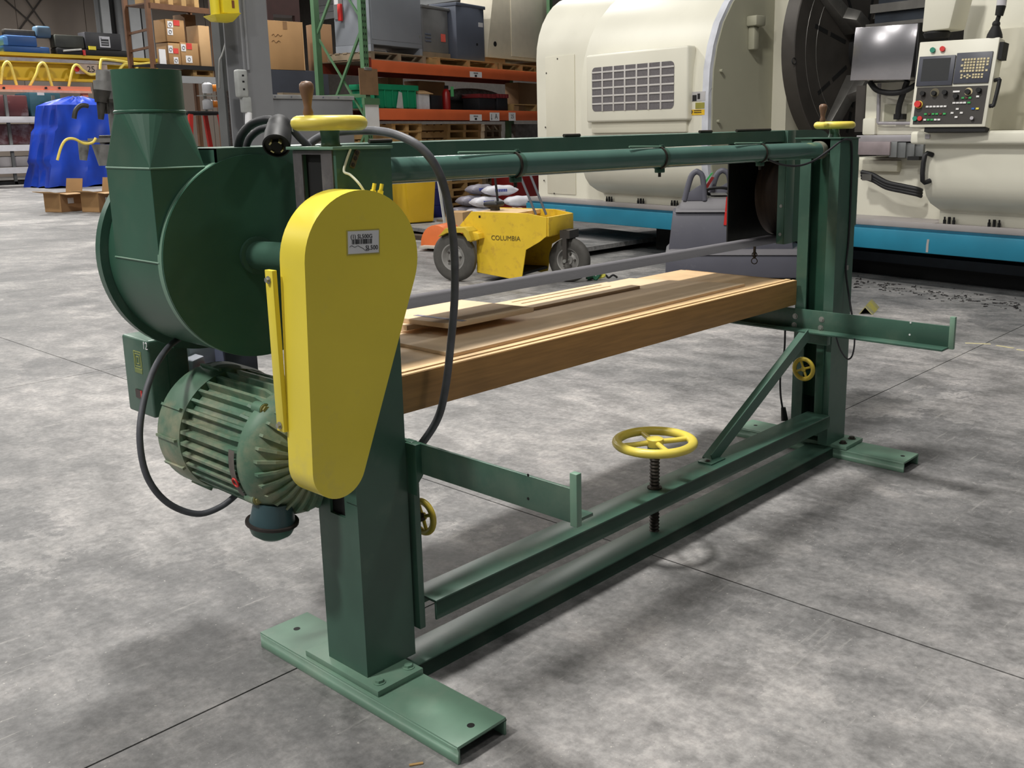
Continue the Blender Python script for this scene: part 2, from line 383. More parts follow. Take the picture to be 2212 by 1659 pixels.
# far post: channel open towards -X
fx0, fx1, fy0, fy1, fz = 4.452, 4.645, 2.188, 2.395, 1.60
fpm = MB(); t = .011
fpm.box(fx0, fx1, fy0, fy0 + t, .073, fz); fpm.box(fx0, fx1, fy1 - t, fy1, .073, fz); fpm.box(fx1 - t, fx1, fy0 + t, fy1 - t, .073, fz)
fpm.box(fx0, fx0 + t, fy0 + t, fy0 + .052, .073, fz); fpm.box(fx0, fx0 + t, fy1 - .058, fy1 - t, .073, fz)
FP = part('far_post', fpm, GREEN, SD, smooth=30)
part('guide_plate', MB().box(fx0 + .07, fx0 + .08, fy0 + .02, fy1 - .02, .3, 1.55), GREEN_D, FP, smooth=0)
part('cap_plate', MB().box(fx0 - .01, fx1 + .006, fy0 - .006, fy1 + .03, fz, fz + .006), GREEN, FP, bev=.001)
part('tension_slide', MB().box(fx1 + .03, fx1 + .06, fy0 + .02, fy0 + .12, 1.17, 1.52), GREEN, FP, bev=.002)
part('slide_spacer', MB().box(fx1, fx1 + .03, fy0 + .035, fy0 + .10, 1.165, 1.515), BLACKM, FP)
bp2 = part('base_plate', MB().box(4.50, 4.69, 2.105, 2.47, .054, .073), GREEN_P, SD, bev=.002)
for x in (4.545, 4.645): bolt(bp2, (x, 2.145, .073), (0, 0, 1), .014, .012, DARKST)
# handwheels
def handwheel(name, c, R, th, parent, mtl, knob=None, ped=None, axis=(0, 0, 1), spokes=4, rr=None, rot=.4):
    c = Vector(c); d = Vector(axis).normalized(); a = d.orthogonal().normalized(); a = Matrix.Rotation(rot, 3, d) @ a
    w_ = part(name, MB().lathe([(R - th * .55 + (th * .55) * math.cos(t_), th / 2 * math.sin(t_)) for t_ in [2 * math.pi * k / 14 for k in range(14)]], c, d, 48, closed=True), mtl, parent, smooth=60)
    part('hub', MB().lathe([(0, -th * .5), (R * .18, -th * .5), (R * .2, -th * .35), (R * .2, th * .4), (R * .16, th * .5), (0, th * .5)], c, d, 20), mtl, w_)
    for k in range(spokes):
        v = Matrix.Rotation(2 * math.pi * k / spokes, 3, d) @ a
        part('spoke', MB().sweep([c + v * R * .15, c + v * R * .55 - d * th * .05, c + v * (R - th * .55)], th * .30, 10, sub=2), mtl, w_, smooth=60)
    return w_
hw1 = handwheel('tension_handwheel', (1.634, 2.30, 1.682), .103, .041, SD, YEL_W)
part('pedestal', MB().lathe([(.031, 0), (.026, .006), (.0245, .02), (.027, .045)], (1.634, 2.30, 1.62), (0, 0, 1), 24), GREEN, hw1)
def knob(parent, p, h):
    prof = [(.012, 0), (.014, .01), (.010, .25), (.012, .42), (.0165, .62), (.0195, .78), (.0185, .9), (.012, .975), (0, 1)]
    part('knob', MB().lathe([(r, z * h if z > .02 else z) for r, z in prof], p, (0, 0, 1), 20), WOODH, parent, smooth=70, label='turned brown wooden crank knob')
k1 = ony(666, 250, 2.30); knob(hw1, (k1.x, 2.30, 1.70), .092)
hw2 = handwheel('tension_handwheel', (4.598, 2.295, 1.664), .100, .036, SD, YEL_W)
part('pedestal', MB().lathe([(.03, 0), (.024, .02), (.022, .05)], (4.598, 2.295, 1.606), (0, 0, 1), 24), GREEN, hw2)
k2 = ony(1777, 262, 2.295); knob(hw2, (k2.x, 2.295, 1.68), .085)
# lift screw and its wheel
hw3 = handwheel('lift_handwheel', (3.057, 2.243, .431), .172, .036, SD, YEL_W, rot=.25)
prof = [(.0165, 0)]
z = 0.0
while z < .40:
    prof += [(.0215, z + .004), (.0165, z + .011)]; z += .0145
part('lift_screw', MB().lathe([(r, z_) for r, z_ in prof], (3.057, 2.243, .035), (0, 0, 1), 20), DARKST, SD, smooth=25)
part('screw_collar', MB().cyl((3.057, 2.243, .237), (3.057, 2.243, .242), .03, n=24), DARKST, SD)
part('wheel_boss', MB().cyl((3.057, 2.243, .385), (3.057, 2.243, .425), .03, n=20), GREEN, hw3)
# small locking wheels on both posts
def lockwheel(c, R, d):
    w_ = handwheel('locking_handwheel', c, R, .02, SD, mat('ochre_wheel_paint', (206, 182, 66), .42, var=.1, scale=12), axis=(1, 0, 0), spokes=4)
    part('stub_shaft', MB().cyl(Vector(c) + Vector((d, 0, 0)), Vector(c), .014, n=14), DARKST, w_)
c1 = onx(913, 1116, 1.90); lockwheel((1.90, c1.y, c1.z), .062, -.12)
c2 = onx(1736, 797, 4.37); lockwheel((4.37, c2.y, c2.z), .062, .10)
# brace on the middle beam
b0, b1 = Vector((3.49, 2.25, .24)), Vector((4.33, 2.25, .665))
br = part('brace', MB().bar(b0, b1, .055, .006, (0, 1, 0)).bar(b0 + Vector((0, .027, 0)), b1 + Vector((0, .027, 0)), .006, .05, (0, 1, 0)), GREEN, SD)
part('brace_foot', MB().box(3.43, 3.54, 2.215, 2.285, .237, .243), GREEN, br, bev=.001); bolt(br, (3.455, 2.25, .243), (0, 0, 1), .008, .006, DARKST)
# ledge arms (angle irons with a turned-up stop)
def arm(x, y0, y1, z0, z1, sgn):
    b = MB(); b.box(min(x, x + sgn * .01), max(x, x + sgn * .01), y0, y1, z0, z1); 
    b.box(min(x, x + sgn * -.075), max(x, x - sgn * .075), y0 + .01, y1, z0 - .006, z0 + .003) if sgn > 0 else b.box(x, x + .075, y0 + .01, y1, z0 - .006, z0 + .003)
    A = part('ledge_arm', b, GREEN, SD, bev=.0012)
    part('end_stop', MB().box(min(x - .004, x + sgn * .016), max(x + .004, x + sgn * .016), y0 - .012, y0 + .012, z0 - .006, z1 + .045), GREEN_P, A, bev=.002)
    return A
AR1 = arm(1.80, 1.565, 2.95, .664, .757, -1)
AR2 = arm(4.425, 1.592, 3.0, .668, .766, 1)
for px, py in ((1718, 683), (1716, 702), (1775, 690), (1773, 708)):
    p = onx(px, py, 4.425); bolt(AR2, p, (-1, 0, 0), .010, .008, STEEL)
for px, py in ((1967, 697), (1965, 723)):
    p = onx(px, py, 4.425); part('rivet_hole', MB().cyl(p, p + Vector((-.0012, 0, 0)), .0045, n=10), WHITE, AR2)
for px, py in ((1141, 1026), (1141, 1077)):
    p = onx(px, py, 1.80 - .01); part('rivet_hole', MB().cyl(p, p + Vector((-.0012, 0, 0)), .004, n=10), BLACKM, AR1)
# lift guide bar with cast bracket at the near post
lg = part('lift_guide', MB().box(1.777, 1.80, 2.192, 2.232, .155, .76), GREEN, SD, bev=.003)
part('guide_bracket', MB().prism([(1.772, .635), (1.792, .655), (1.80, .668), (1.80, .758), (1.768, .758), (1.768, .60)], 'y', 2.165, 2.215), GREEN_D, lg, bev=.003)
part('lift_guide', MB().box(4.44, 4.452, 2.22, 2.262, .17, .66), GREEN_D, SD, bev=.002)
part('beam_bracket', MB().box(4.41, 4.452, 2.19, 2.33, .60, .665), GREEN, SD, bev=.003)
# guide tube with clamp rings
TY, TZ, TR = 2.29, 1.547, .0385
GT = part('guide_tube', MB().cyl((X1, TY, TZ), (fx0, TY, TZ), TR, n=48), mat('tube_gloss_green', (84, 116, 106), .13, var=.07, scale=8, wear=((130, 138, 128), 6, .56, .8, .3)), SD)
part('tube_flange', MB().cyl((X1, TY, TZ), (X1 + .012, TY, TZ), TR + .010, n=40), GREEN, GT, bev=.002)
part('tube_flange', MB().cyl((fx0 - .045, TY, TZ), (fx0, TY, TZ), TR + .004, n=40), mat('sealant_grey', (112, 112, 98), .7, var=.2, scale=40), GT, bev=.002)
for px, tail in ((1128, 980), (1440, 1350), (1656, 1578)):
    x = ony(px, 335, TY - .03).x
    R_ = part('clamp_ring', MB().cyl((x - .012, TY, TZ), (x + .012, TY, TZ), TR + .0035, n=40), GREEN, GT)
    part('clamp_band', MB().cyl((x - .016, TY, TZ), (x - .009, TY, TZ), TR + .006, n=40), DARKST, GT)
    tl = ony(tail, 326, TY).x
    part('strap_tail', MB().sweep([(x - .012, TY - .01, TZ + TR + .004), (x - .10, TY - .012, TZ + TR + .006), (tl, TY - .02, TZ + TR + .008)], .0035, 6, sub=2), GREEN_P, R_)
    bolt(R_, (x, TY - .006, TZ + TR + .003), (0, 0, 1), .009, .008, GREEN)
    part('clamp_lug', MB().box(x - .022, x + .016, TY - .012, TY + .012, TZ - TR - .018, TZ - TR), GREEN_D, R_, bev=.003)
    part('lug_bolt', MB().cyl((x - .004, TY, TZ - TR - .034), (x - .004, TY, TZ - TR - .018), .006, n=8), DARKST, R_)
# belt cover above the upper belt run
cov = MB(); CXA, CXB = 1.47, 4.70
def cz_(x, z): return z - .022 * (CXB - x) / (CXB - CXA)
def crun(y0, y1, z0, z1): cov.hexa([(CXA, y0, cz_(CXA, z0)), (CXB, y0, z0), (CXB, y1, z0), (CXA, y1, cz_(CXA, z0))], [(CXA, y0, cz_(CXA, z1)), (CXB, y0, z1), (CXB, y1, z1), (CXA, y1, cz_(CXA, z1))])
crun(2.622, 2.628, 1.585, 1.636); crun(2.914, 2.92, 1.585, 1.636); crun(2.622, 2.92, 1.636, 1.640)
cov.box(CXA, CXA + .005, 2.622, 2.92, 1.565, 1.618)
CV = part('belt_cover', cov, GREEN, SD, smooth=30)
prof = [(4.70, 1.585)] + [(5.06 + .10 * math.sin(k * math.pi / 12), 1.545 + .095 * math.cos(k * math.pi / 12)) for k in range(7)][::-1][:0]
pe = [(4.702, 1.56), (5.20, 1.56)] + [(5.20 - .13 + .13 * math.cos(k * math.pi / 12), 1.56 + .082 * math.sin(k * math.pi / 12)) for k in range(1, 7)] + [(4.702, 1.642)]
part('cover_end', MB().prism(pe, 'y', 2.615, 2.93), GREEN, CV, smooth=30)
bolt(CV, (4.72, 2.614, 1.625), (0, -1, 0), .005, .004, STEEL)
for pxa, pxb, py in ((797, 845, 303), (1218, 1252, 294), (1511, 1537, 284), (1591, 1664, 277)):
    a = ony(pxa, py, 2.65); b_ = ony(pxb, py, 2.65); part('hinge_pin', MB().cyl((a.x, 2.65, cz_(a.x, 1.647)), (b_.x, 2.65, cz_(b_.x, 1.647)), .007, n=10), DARKST, CV)
# dust hood with chute
HX, HZ, HR = 1.582, 1.30, .298
hd = MB(); n = 72; a0, a1 = math.radians(32), math.radians(318)
vs = []; fs = []
for i in range(n + 1):
    t_ = a0 + (a1 - a0) * i / n
    for r, y in ((HR, 2.62), (HR, 2.955), (HR - .004, 2.955), (HR - .004, 2.624)): vs.append((HX + r * math.cos(t_), y, HZ + r * math.sin(t_)))
for i in range(n):
    for j in range(4): fs.append((i * 4 + j, (i + 1) * 4 + j, (i + 1) * 4 + (j + 1) % 4, i * 4 + (j + 1) % 4))
hd.add(vs, fs); 
HD = part('dust_hood', hd, GREEN_D, SD, smooth=30)
part('lit_rim_band', MB().lathe([(HR - .004, 0), (HR + .002, 0), (HR + .002, .022), (HR - .004, .022)], (HX, 2.6225, HZ), (0, 1, 0), 96, closed=True), GREEN_P, HD)  # added pale ring; overhead light on the hood edge put into its colour
part('hood_front', MB().cyl((HX, 2.616, HZ), (HX, 2.622, HZ), HR + .001, n=96), GREEN_D, HD)
part('rim_flange', MB().lathe([(HR - .01, 0), (.322, 0), (.322, .03), (HR - .01, .03)], (HX, 2.955, HZ), (0, 1, 0), 96, closed=True), GREEN, HD)
part('hood_rear', MB().cyl((HX, 2.984, HZ), (HX, 2.990, HZ), .315, n=96), GREEN_D, HD)
part('drive_drum', MB().cyl((HX, 2.645, HZ), (HX, 2.875, HZ), .243, n=64), BLACKM, HD)
cx0, cx1, cy0, cy1, cz = 1.284, 1.442, 2.637, 2.905, 1.568
part('chute', MB().prism([(cx0, HZ + .01), (cx0, cz), (cx1, cz), (cx1, HZ + .20), (cx0 + .06, HZ + .08)], 'y', cy0, cy1), GREEN_D, HD, smooth=0, bev=.0015)
ccx, ccy, cr = (cx0 + cx1) / 2 + .003, (cy0 + cy1) / 2, .0935
tr = MB(); n = 32; top = [Vector((ccx + cr * math.cos(2 * math.pi * (k + .5) / n), ccy + cr * math.sin(2 * math.pi * (k + .5) / n), 1.718)) for k in range(n)]
cor = [Vector((cx1, cy1, cz)), Vector((cx0, cy1, cz)), Vector((cx0, cy0, cz)), Vector((cx1, cy0, cz))]
vs = top + cor; fs = []
for k in range(n):
    qd = (k * 4) // n
    fs.append((k, (k + 1) % n, n + qd) if ((k + 1) * 4) // n == qd else (k, (k + 1) % n, n + qd))
for qd in range(4):
    k = (qd + 1) * n // 4 % n
    fs.append((k, n + (qd + 1) % 4, n + qd))
tr.add(vs, fs); part('chute_transition', tr, GREEN_D, HD, smooth=7)
part('outlet_collar', MB().lathe([(cr, 0), (cr + .003, .003), (cr + .003, .007), (cr - .001, .010), (cr - .001, .118), (cr - .006, .118), (cr - .006, 0)], (ccx, ccy, 1.716), (0, 0, 1), 48, closed=True), GREEN_D, HD)
sw = MB()
for a_, b2 in zip(cor, cor[1:] + cor[:1]): sw.cyl(a_, b2, .0028, n=6)
part('weld_seam', sw, GREEN_P, HD)
part('weld_seam', MB().cyl((cx0 - .001, cy0, HZ + .01), (cx0 - .001, cy1, HZ + .01), .0025, n=6), GREEN_P, HD)
part('drive_shaft', MB().cyl((1.572, 2.402, 1.312), (1.572, 2.62, 1.305), .042, n=32).cyl((1.572, 2.606, 1.305), (1.572, 2.618, 1.305), .056, n=32), GREEN, SD)
# far hood with idler drum
FH = part('idler_hood', MB().box(4.645, 5.36, 2.925, 2.932, 1.045, 1.60).box(5.35, 5.36, 2.62, 2.93, 1.045, 1.58), mat('black_hood_paint', (22, 23, 22), .6, var=.3, scale=6, wear=((60, 52, 44), 6, .5, .8, .4)), SD, smooth=0)
part('hood_side', MB().box(4.78, 5.36, 2.616, 2.622, 1.05, 1.60), GREEN_D, FH, smooth=0)
part('angle_trim', MB().box(4.70, 4.708, 2.61, 2.655, 1.048, 1.64).box(4.70, 4.785, 2.606, 2.614, 1.048, 1.64), GREEN, FH, bev=.001)
for z_ in (1.10, 1.25, 1.60): bolt(FH, (4.70, 2.632, z_), (-1, 0, 0), .006, .004, STEEL)
part('idler_drum', MB().cyl((5.08, 2.645, HZ), (5.08, 2.875, HZ), .243, n=64), mat('rusty_drum', (58, 46, 38), .6, metal=.3, var=.3, scale=5, stretch=(1, 8, 1)), SD)
# sanding belt loop
bl = []
for k in range(25): t_ = math.pi / 2 + math.pi * k / 24; bl.append((HX + .246 * math.cos(t_), HZ + .246 * math.sin(t_)))
for k in range(25): t_ = -math.pi / 2 + math.pi * k / 24; bl.append((5.08 + .246 * math.cos(t_), HZ + .246 * math.sin(t_)))
vs = []; nb = len(bl)
for (x, z) in bl:
    for y, dz in ((2.652, 0), (2.868, .004 if z < HZ else 0)): vs.append((x, y, z + dz))
part('sanding_belt', MB().add(vs, [(2 * i, 2 * ((i + 1) % nb), 2 * ((i + 1) % nb) + 1, 2 * i + 1) for i in range(nb)]), BELT, SD, smooth=16)
# hanging clip
hc = onz(1620, 538, 1.045)
part('hanging_clip', MB().torus((hc.x, 2.63, 1.018), (1, .6, 0), .012, .0025, 20, 8).torus((hc.x, 2.63, .985), (1, .3, 0), .015, .0025, 20, 8).box(hc.x - .005, hc.x + .005, 2.625, 2.635, 1.0, 1.06), DARKST, FH)
# belt guard
GY0, GY1 = 2.095, 2.205
gx, gz, gr = 1.57, 1.33, .181; hx, hz, hr = 1.454, .79, .084
poly = []
d = math.hypot(gx - hx, gz - hz); base = math.atan2(gz - hz, gx - hx); off = math.acos((gr - hr) / d)
# right tangent
tr_ = base - off + math.pi - math.pi
ang_r = base + math.pi + off                     # normal direction at the right tangent
ang_r = base + off - math.pi if False else (base - (math.pi - off))
def pt(cx_, cz_, r, t_): return (cx_ + r * math.cos(t_), cz_ + r * math.sin(t_))
tr_ang = base - math.pi + (math.pi - off)         # = base - off : outward normal of the right tangent (measured below)
best = None
for k in range(3600):                             # outward normal angle common to both circles on the right-hand side
    t_ = -math.pi / 2 + math.pi * k / 3600
    v = (math.cos(t_), math.sin(t_)); e_ = (gx - hx) * v[0] + (gz - hz) * v[1] + gr - hr
    if best is None or abs(e_) < best[0]: best = (abs(e_), t_)
tt = best[1]
for k in range(33): poly.append(pt(gx, gz, gr, tt + (math.pi - .06 - tt) * k / 32))
for k in range(21): poly.append(pt(hx, hz, hr, math.pi - .03 + (2 * math.pi + tt - math.pi + .03) * k / 20))
BG = part('belt_guard', MB().prism(poly, 'y', GY0, GY1), YEL, SD, smooth=30)
xs_ = hx - hr - .004
fx = onx(597, 760, 1.372)
gfl = part('guard_flange', MB().box(1.362, 1.376, GY1 - .004, GY1 + .030, onx(604, 928, 1.37).z, onx(604, 586, 1.37).z), YEL, BG, bev=.001)
for py in (606, 914): bolt(gfl, (1.362, GY1 + .014, onx(600, py, 1.37).z), (-1, 0, 0), .007, .009, STEEL)
for px, py in ((806, 408), (822, 409)):
    p = ony(px, py + 6, GY0 + .03); d_ = Vector((.25, -.05, 1)).normalized()
    part('guard_stud', MB().cyl(p - d_ * .012, p + d_ * .022, .0052, n=10).cyl(p - d_ * .012, p + d_ * .004, .0085, n=6), YEL, BG)
# inventory sticker on the guard
def quad(mb, pts, th, nrm):
    n_ = Vector(nrm) * th; return mb.hexa([Vector(p) for p in pts], [Vector(p) + n_ for p in pts])
yk = GY0 - .0005
part('sticker_sleeve', quad(MB(), [ony(749, 552, yk), ony(820, 548, yk), ony(819, 494, yk), ony(748, 498, yk)], .0008, (0, -1, 0)), mat('clear_sleeve', (196, 184, 96), .25), BG)
yk = GY0 - .0016
stk = part('sticker', quad(MB(), [ony(752, 549, yk), ony(818, 545, yk), ony(818, 497, yk), ony(751, 500, yk)], .0006, (0, -1, 0)), WHITE, BG, label='white inventory sticker with barcode')
yk = GY0 - .0024
rt = ony(818, 521, yk) - ony(752, 524, yk); up = ony(752, 500, yk) - ony(752, 549, yk); W_ = rt.length
text('(1) SL500G', W_ * .155, facing(ony(781, 511, yk), rt, up), INK, stk)
text('SL500', W_ * .17, facing(ony(803, 535, yk), rt, up), INK, stk)
bc = MB(); rr = random.Random(3); x_ = 0.0
o_ = ony(760, 528, yk); ru = rt.normalized(); uu = up.normalized()
while x_ < W_ * .66:
    w1 = W_ * rr.choice((.008, .014, .022)); quad(bc, [o_ + ru * x_, o_ + ru * (x_ + w1), o_ + ru * (x_ + w1) + uu * W_ * .13, o_ + ru * x_ + uu * W_ * .13], .0003, (0, -1, 0)); x_ += w1 + W_ * rr.choice((.008, .012, .018))
part('barcode', bc, INK, stk, smooth=0)
scr = [ony(px, py, yk) for px, py in ((755, 534), (760, 531), (766, 534), (773, 531), (779, 534), (785, 537), (789, 541), (797, 541))]
part('handwriting', MB().sweep(scr, .0006, 5, sub=3), INK, stk)
# ------------------------------------------------------------------ motor
MX, MZ, MR = 1.55, .742, .192
MO = part('motor_body', MB().cyl((MX, 2.425, MZ), (MX, 2.80, MZ), MR - .022, n=64), GREEN_M, SD, smooth=40)
for k in range(34):                                # cooling fins along the barrel
    t_ = 2 * math.pi * k / 34; r0, r1 = MR - .024, MR; dt = .010 / MR; v = []
    ca = [(r0, t_ - dt), (r1, t_ - dt * .45), (r1, t_ + dt * .45), (r0, t_ + dt)]
    b = MB(); P_ = lambda y, rs: [(MX + r * rs * math.cos(a) if False else MX + (r0 + (r - r0) * rs) * math.cos(a), y, MZ + (r0 + (r - r0) * rs) * math.sin(a)) for r, a in ca]
    b.hexa(P_(2.455, .35), P_(2.50, 1)); b.hexa(P_(2.50, 1), P_(2.805, 1))
    part('fin', b, GREEN_M, MO, smooth=0)
# end bell with ribs
bell = MB().lathe([(0, -.055), (.05, -.055), (.07, -.045), (.13, -.02), (.175, .015), (MR - .004, .035), (MR, .05), (MR, .068), (MR - .03, .075), (0, .075)], (MX, 2.385, MZ), (0, 1, 0), 64)
EB = part('end_bell', bell, GREEN_M, MO, smooth=35)
for k in range(28):
    t_ = 2 * math.pi * (k + .5) / 28; c_, s_ = math.cos(t_), math.sin(t_); b = MB(); tx, tz = -s_ * .0042, c_ * .0042
    A = [(.07, -.052), (.13, -.034), (.172, -.006), (.172, .02), (.12, -.008), (.07, -.03)]
    vs = [(MX + r * c_ + tx * q, 2.385 + h, MZ + r * s_ + tz * q) for q in (-1, 1) for r, h in A]
    b.add(vs, [tuple(range(6))[::-1], tuple(range(6, 12))] + [(i, (i + 1) % 6, 6 + (i + 1) % 6, 6 + i) for i in range(6)])
    part('bell_rib', b, GREEN_M, EB, smooth=0)
for a_ in (210, 300, 120, 30):
    t_ = math.radians(a_ + 5); p = (MX + (MR - .008) * math.cos(t_), 2.425, MZ + (MR - .008) * math.sin(t_)); 
    part('bolt_boss', MB().cyl(p, (p[0], 2.47, p[2]), .018, n=16), GREEN_M, EB); bolt(EB, p, (0, -1, 0), .011, .009, mat('olive_bolt', (150, 146, 96), .5))
part('motor_shaft', MB().cyl((MX - .02, 2.2, MZ + .01), (MX - .02, 2.335, MZ + .01), .018, n=20), STEEL, MO)
part('shaft_seal', MB().cyl((MX, 2.325, MZ), (MX, 2.335, MZ), .05, n=24), DARKST, EB)
part('name_band', MB().lathe([(MR + .001, 0), (MR + .003, 0), (MR + .003, .04), (MR + .001, .04)], (MX, 2.462, MZ), (0, 1, 0), 64, closed=True) if False else
     MB().add([(MX + (MR + .0025) * math.cos(math.radians(a)), y, MZ + (MR + .0025) * math.sin(math.radians(a))) for a in range(168, 214, 3) for y in (2.462, 2.492)],
              [(2 * i, 2 * i + 1, 2 * i + 3, 2 * i + 2) for i in range(15)]), mat('worn_grey_band', (98, 92, 86), .6, var=.15, scale=40), MO, smooth=60)
ta = math.radians(197); part('red_ring_mark', MB().torus((MX + (MR + .0035) * math.cos(ta), 2.477, MZ + (MR + .0035) * math.sin(ta)), (math.cos(ta), 0, math.sin(ta)), .013, .003, 24, 6), RED, MO)
# fan cover
fc = MB().lathe([(MR - .012, 2.775), (MR + .002, 2.775), (MR + .008, 2.80), (MR + .008, 2.90), (MR - .02, 2.945), (MR - .07, 2.96), (0, 2.96), (0, 2.95), (MR - .075, 2.95), (MR - .012, 2.90)], (MX, 0, MZ), (0, 1, 0), 64)
FC = part('fan_cover', fc, GREEN_M, MO, smooth=35)
for a_ in (150, 178, 205, 100, 240):
    t_ = math.radians(a_); part('cover_rib', MB().bar((MX + (MR + .008) * math.cos(t_), 2.785, MZ + (MR + .008) * math.sin(t_)), (MX + (MR + .008) * math.cos(t_), 2.90, MZ + (MR + .008) * math.sin(t_)), .008, .012, (math.cos(t_), 0, math.sin(t_))), GREEN_M, FC)
part('mount_bracket', MB().box(1.60, 1.75, 2.402, 2.60, .90, .93).box(1.60, 1.75, 2.402, 2.412, .60, .95), GREEN_D, SD)
# conduit box under the motor
jc = ony(588, 1128, 2.44)
JB = part('conduit_box', MB().lathe([(0, -.048), (.036, -.045), (.058, -.030), (.066, -.010), (.07, 0)], (jc.x, 2.44, jc.z), (.08, -.1, 1), 28), mat('teal_green_paint', (62, 98, 88), .4, var=.1), MO, smooth=50)
part('conduit_neck', MB().lathe([(.066, .006), (.062, .02), (.056, .07)], (jc.x, 2.44, jc.z), (.08, -.1, 1), 28), mat('blue_green_cast', (58, 82, 88), .35, var=.15), JB, smooth=50)
part('gasket', MB().lathe([(0, 0), (.076, -.001), (.076, .007), (0, .007)], (jc.x, 2.44, jc.z), (.08, -.1, 1), 28), mat('dark_brown_gasket', (46, 40, 38), .6), JB)
# starter box with its square emblem
BXx = 1.40; e0 = onx(335, 912, BXx); e1 = onx(322, 742, BXx); e2 = onx(267, 718, BXx)
by0, by1, bz0, bz1 = e0.y, onx(268, 780, BXx).y, onx(335, 905, BXx).z, onx(322, 738, BXx).z
SBX = part('starter_box', MB().box(BXx, BXx + .135, by0, by1, bz0, bz1), GREEN, SD, bev=.008, seg=3)
part('box_lid_seam', MB().box(BXx + .06, BXx + .063, by0 - .001, by1 + .001, bz0 - .001, bz1 + .001), GREEN_D, SBX)
EMB = mat('pale_green_emblem', (150, 158, 92), .6)
def sq(c, hw, hh, w_): 
    b = MB()
    for a_, b2, c2, d2 in ((-hw, hw, hh - w_, hh), (-hw, hw, -hh, -hh + w_), (-hw, -hw + w_, -hh + w_, hh - w_), (hw - w_, hw, -hh + w_, hh - w_)): b.box(BXx - .0012, BXx, c.y + a_, c.y + b2, c.z + c2, c.z + d2)
    return b
ec = onx(298, 778, BXx)
part('emblem', sq(ec, .026, .030, .0035), EMB, SBX, smooth=0); part('emblem', sq(ec, .019, .022, .003), EMB, SBX, smooth=0); part('emblem', sq(ec, .010, .013, .0035), EMB, SBX, smooth=0)
ec2 = onx(300, 802, BXx); part('emblem_caption', MB().box(BXx - .001, BXx, ec2.y - .026, ec2.y + .026, ec2.z - .006, ec2.z + .008), mat('emblem_caption_green', (120, 134, 82), .6), SBX, smooth=0)
text('12', .034, facing(onx(313, 748, BXx - .001), (0, -1, 0), (0, 0, 1)), WHITE, SBX)
rw = onx(301, 849, BXx); part('trip_window', MB().box(BXx - .004, BXx + .002, rw.y - .018, rw.y + .018, rw.z - .016, rw.z + .012), mat('dark_window', (44, 20, 20), .3), SBX)
rw = onx(305, 849, BXx); part('trip_flag', MB().box(BXx - .006, BXx - .003, rw.y - .016, rw.y - .008, rw.z - .014, rw.z + .010), RED, SBX)
part('box_bracket', MB().box(1.47, 1.50, by0 + .02, by1 - .02, bz1 - .03, 1.06).box(1.47, 1.72, 2.98, 3.02, .99, 1.03), GREEN_D, SD)
# grey disconnect box
a = ony(395, 745, 3.12); b_ = ony(472, 800, 3.12)
DB = part('disconnect_box', MB().box(a.x, b_.x + .02, 3.08, 3.18, b_.z, a.z + .03), GREYP, SD, bev=.005)
a = ony(400, 778, 3.05); b_ = ony(443, 828, 3.05)
part('disconnect_arm', MB().hexa([(a.x, 3.02, b_.z), (b_.x, 3.02, b_.z), (b_.x, 3.08, b_.z), (a.x, 3.08, b_.z)], [(a.x + .01, 3.02, a.z), (b_.x - .01, 3.02, a.z + .01), (b_.x - .01, 3.08, a.z + .01), (a.x + .01, 3.08, a.z)]), GREYP, DB, bev=.004)
a = ony(366, 797, 3.10); b_ = ony(404, 835, 3.10); part('disconnect_base', MB().box(a.x, b_.x, 3.09, 3.15, b_.z, a.z), mat('grey_plastic_dim', (150, 146, 144), .5), DB, bev=.003)
kn = ony(445, 805, 3.02); part('disconnect_knob', MB().cyl(kn, kn + Vector((-.01, -.03, 0)), .022, n=20), RED, DB)
a = ony(480, 770, 3.02); b_ = ony(552, 800, 3.02); part('junction_housing', MB().box(a.x, b_.x, 3.0, 3.07, b_.z, a.z + .03), mat('slate_plastic', (92, 98, 118), .5), DB, bev=.003)
# cables
part('motor_cable', MB().sweep([ony(px, py, y) for px, py, y in ((392, 728, 2.93), (362, 752, 2.88), (332, 800, 2.80), (310, 870, 2.76), (302, 950, 2.72), (318, 1030, 2.70), (362, 1086, 2.68), (425, 1110, 2.66), (478, 1094, 2.64), (520, 1060, 2.62))], .0095, 12), CABLE, SD, smooth=60)
PC = part('power_cable', MB().sweep([ony(px, py, y) for px, py, y in ((655, 322, 2.56), (672, 308, 2.56), (700, 292, 2.52), (740, 284, 2.46), (800, 282, 2.38), (852, 290, 2.28), (905, 316, 2.20), (945, 366, 2.17), (968, 440, 2.19), (981, 540, 2.24), (982, 640, 2.28), (974, 740, 2.30), (962, 840, 2.30), (945, 905, 2.31), (908, 962, 2.34), (880, 990, 2.37))], .0125, 12), mat('power_cable_rubber', (92, 93, 98), .5, var=.2, scale=18), SD, smooth=60)
part('power_cable', MB().sweep([ony(px, py, y) for px, py, y in ((668, 318, 2.53), (648, 298, 2.535), (622, 270, 2.55), (604, 262, 2.57))], .011, 12), CABLE, SD, smooth=60)
part('power_cable', MB().sweep([ony(px, py, y) for px, py, y in ((514, 322, 2.72), (522, 292, 2.71), (545, 268, 2.68), (575, 259, 2.62), (600, 262, 2.58))], .0125, 12), CABLE_B, SD, smooth=60)
part('power_cable', MB().sweep([ony(px, py, y) for px, py, y in ((530, 322, 2.74), (540, 298, 2.73), (562, 280, 2.70), (585, 276, 2.66))], .011, 12), CABLE_B, SD, smooth=60)
